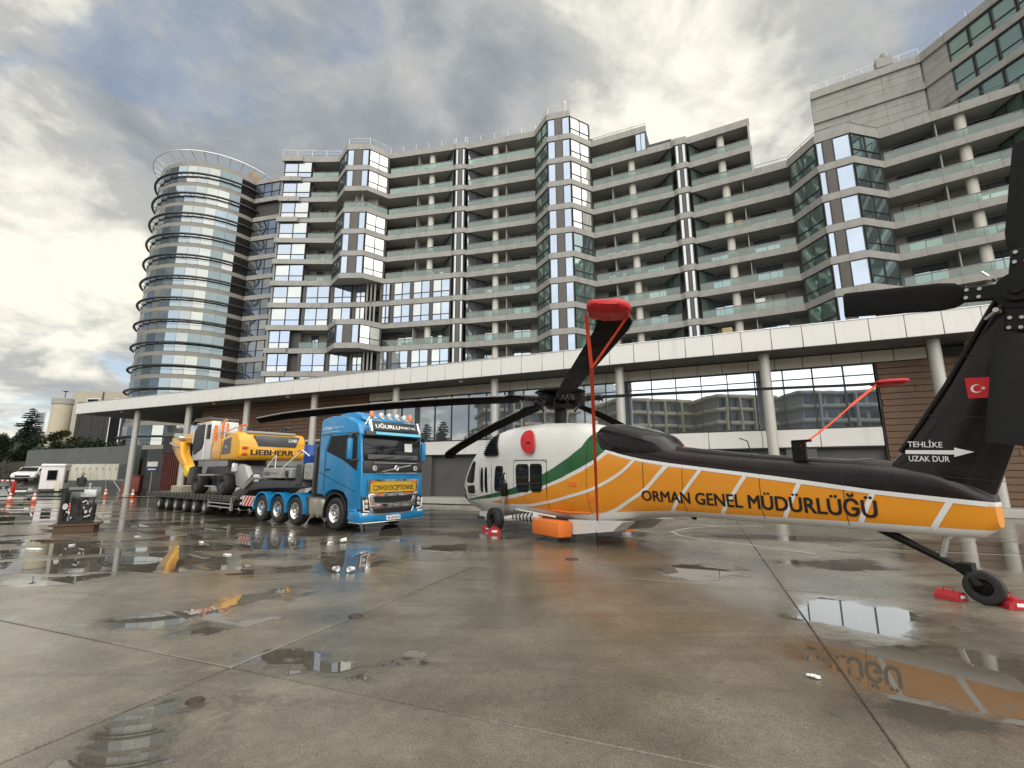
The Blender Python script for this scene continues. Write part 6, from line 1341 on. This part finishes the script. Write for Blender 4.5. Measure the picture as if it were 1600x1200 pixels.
# ------------------------------------------------------------------ trees
LEAF = {}
def leafmat(nm, c):
    s = NT(nm); p = s.pos(); oi = s.n('ShaderNodeNewGeometry').outputs['Random Per Island']
    s.i(s.b, 'Base Color', s.mix(oi, c4([x*.45 for x in c]), c4([x*1.7 for x in c]))); s.b.inputs['Roughness'].default_value = .6; return s.m
LF1, LF2, LF3 = leafmat('conifer_needles', (.022, .036, .022)), leafmat('evergreen_leaves', (.020, .034, .016)), leafmat('olive_leaves', (.055, .06, .018))
BARK = mat('bark', (.05, .035, .025), .9, var=.3)
def conifer(h, seed):
    R = random.Random(seed); c = M(); n = int(h*3.0)
    for i in range(n):
        f = i/n; z = h*(.10+.88*f); ln = (1-f)**.8*h*.30+.15; k = 7 if f < .8 else 5
        for q in range(k):
            if R.random() < .12: continue
            t = 2*math.pi*q/k+R.random()*1.5; L_ = ln*R.uniform(.55, 1.15); dx, dy = math.cos(t), math.sin(t)
            for s_ in np.arange(.08, 1.05, .07):
                b = Vector((dx*L_*s_, dy*L_*s_, z-.25*L_*s_**1.5+.18*L_*s_**3))
                for _ in range(4):
                    a = Vector((R.gauss(0, 1), R.gauss(0, 1), R.gauss(0, .5))).normalized()*R.uniform(.16, .36)*(1.25-.6*s_)*min(1, .4+L_*.4); e_ = (Vector((dx, dy, -.25))*R.uniform(.2, .45)+Vector((R.uniform(-.12, .12), R.uniform(-.12, .12), R.uniform(-.15, .1))))*min(1, .4+L_*.4)
                    c._add([b-e_*.4, b+a, b+e_], [(0, 1, 2)])
    return c, M().cyl((0, 0, 0), (0, 0, h*.98), h*.018+.05, .02, n=8)
def broad(h, w, seed, dens=1.0):
    R = random.Random(seed); c = M(); cl = [(Vector((R.gauss(0, .32)*w, R.gauss(0, .32)*w, h*R.uniform(.28, .93))), R.uniform(.12, .24)*w) for _ in range(16)]
    for ce, r_ in cl:
        for _ in range(int(150*dens)):
            d = Vector((R.gauss(0, 1), R.gauss(0, 1), R.gauss(0, .8))).normalized()*r_*R.uniform(.5, 1.1); p = ce+d; s_ = R.uniform(.12, .26); a = Vector((R.gauss(0, 1), R.gauss(0, 1), R.gauss(0, 1))).normalized(); b = a.orthogonal().normalized()
            c._add([p+a*s_, p+b*s_*.6, p-a*s_, p-b*s_*.6], [(0, 1, 2, 3)])
    t = M().cyl((0, 0, 0), (0, 0, h*.55), .2, .09, n=8)
    for ce, r_ in cl[:7]: t.cyl((0, 0, h*.35), tuple(ce), .07, .03, n=6)
    return c, t
def tree(kind, x, y, z, lab, gen, m, group=None):
    c, t = gen; o = thing(kind, lab, 'tree', (x, y, z), x, group); part('crown', c, m, o); part('trunk', t, BARK, o); return o
tree('conifer', -71.8, 70, 1.2, 'tall layered conifer rising above the other trees at the far left', conifer(10.6, 1), LF1)
tree('conifer', -75.8, 72, 1.2, 'shorter conifer just left of the tall layered one', conifer(6.6, 2), LF1)
tree('conifer', -84, 78, 1.2, 'dark conifer at the very left edge of the picture', conifer(6.6, 3), LF1)
for i, (x, y, h, w, lab, m) in enumerate([(-80, 74, 5.6, 4.2, 'dense dark evergreen at the left edge below the conifers', LF2), (-76, 70, 5.0, 4.2, 'dark bushy evergreen below the shorter conifer', LF2), (-70.5, 66, 4.6, 4.5, 'dark evergreen at the foot of the tall conifer', LF2), (-66, 64.5, 4.6, 4.0, 'evergreen bush against the left end of the grey wall', LF2), (-71.5, 72.5, 6.3, 3.6, 'olive green tree just right of the tall conifer', LF3), (-77, 63, 4.6, 4.4, 'low dark evergreen by the road at the left edge', LF2)]): tree('evergreen_tree', x, y, rz(x, y)*.6, lab, broad(h, w, i+20), m, 'evergreens beside the entrance road')
for i, (x, y, lab) in enumerate([(-64.5, 63.5, 'shrub on top of the grey wall, leftmost'), (-61, 63, 'shrub behind the wall below the beige round stair tower'), (-57.5, 61.5, 'shrub behind the wall below the dark building corner'), (-53, 60.5, 'low shrub behind the wall below the tall dark windows')]): tree('shrub', x, y, 3.2, lab, broad(2.6, 3.0, i+40, .6), LF2, 'shrubs behind the retaining wall')
struct('terrace', M().prism([(-62, 60.6), (-39, 50.6), (-30, 62), (-60, 120), (-110, 120), (-90, 75)], 'z', -.5, 3.3), mat('planting_soil', (.05, .045, .03), .95))
# trees behind the viewer that the glass mirrors
tc1, tt1 = conifer(9, 6); crn, trk = tc1.mesh('crown', LF1), tt1.mesh('trunk', BARK)
for i, (x, y, s_, lab) in enumerate([(-40, -8, 1.0, 'conifer mirrored at the left end of the podium glass'), (-45, -13, .8, 'small conifer mirrored beside the left end'), (-37, -18, 1.0, 'conifer mirrored left of the cream block'), (-32, -26, .9, 'conifer mirrored in front of the cream block'), (-22, -34, .8, 'conifer mirrored in front of the middle block'), (-10, -40, .8, 'conifer mirrored in front of the grey block'), (-50, -4, 1.1, 'tall conifer mirrored above the blue lorry'), (-35, 9, .95, 'conifer mirrored just right of the lorry'), (-38, 4, 1.05, 'second conifer mirrored right of the lorry'), (-43, 1, .9, 'third conifer mirrored right of the lorry'), (-47, -9, 1.1, 'conifer mirrored between the lorry and the helicopter'), (-53, -12, 1.0, 'conifer mirrored left of the rotor head')]):
    o = thing('conifer', lab, 'tree', (x, y, 0), i, 'conifers behind the viewer'); o.scale = (s_, s_, s_); link('crown', crn, o); link('trunk', trk, o)
# ------------------------------------------------------------------ small buildings beyond the wall
BEI = mat('beige_render', (.50, .45, .33), .8, var=.08, scale=.8, dirt=.25)
st = thing('stair_tower', 'beige round stair tower with flat cap left of the dark building', 'tower', (-84.9, 88, 0)); st.scale = (.6, .6, 1); part('wall', M().lathe([(2.5, 0), (2.5, 14.6)], n=36), BEI, st); part('cap', M().lathe([(2.6, 14.6), (2.7, 14.7), (2.7, 15.7), (2.6, 15.8), (.01, 15.85)], n=36), mat('grey_cap', (.34, .33, .30), .7), st); part('vent', M().cyl((.3, 0, 15.8), (.3, 0, 17.1), .1).lathe([(.1, 17.0), (.9, 17.15), (.05, 17.3)], (.3, 0, 0), n=14), TBLK, st)
gl_ = thing('glass_lift', 'slim pale glazed lift shaft at the left of the beige stair tower', 'lift shaft', (-88.6, 88.6, 0), .1)
part('frame', M().box((-.9, -.9, 7.2), (.14, .14, 14.4)).box((.9, -.9, 7.2), (.14, .14, 14.4)).box((0, -.9, 14.3), (1.8, .14, .2)).box((0, -.9, 11.6), (1.8, .14, .2)).box((0, -.9, 9.0), (1.8, .14, .3)).box((0, -.9, 6.4), (1.8, .14, .2)), ALU, gl_); gl_.scale = (.75, .75, .92); part('pane', M().quad((-.85, -.88, 0), (.85, -.88, 0), (.85, -.88, 14.3), (-.85, -.88, 14.3)), G_PALE, gl_)
db = thing('dark_building', 'low building clad in black panels with tall white framed windows', 'building', (-77.5, 89, 0), 0); part('wall', M().box((2.6, 3, 7.6), (15, 7, 15.2)), mat('black_cladding', (.028, .027, .026), .35, var=.3, scale=.5), db)
for x in (-2.6, -.2, 2.2, 7.2): part('cladding_joint', M().box((x-1.6, -.52, 7), (.04, .04, 13.9)), TBLK, db)
for x in (2.6, 5.5, 8.4): o = part('window_frame', M().box((x, -.54, 9.9), (2.2, .12, 5.6)), WL, db); part('pane', M().box((x, -.60, 9.95), (1.85, .06, 5.3)), CHIP, o)
cb = thing('cream_building', 'cream rendered building with small dark square windows above the canopy end', 'building', (-90.2, 100, 0), 0); part('wall', M().box((9, 4, 9.6), (27, 8, 19.2)), mat('pale_render', (.42, .385, .30), .8, var=.08, scale=.5, dirt=.25), cb); part('pipe', M().cyl((2.2, -.1, 0), (2.2, -.1, 19.2), .12), GRY, cb)
for x in (.2, 6.0, 11.0): o = part('window_frame', M().box((x, -.02, 16.6), (2.6, .1, 2.2)), WL, cb); part('pane', M().box((x, -.08, 16.6), (2.3, .06, 1.9)), CHIP, o)
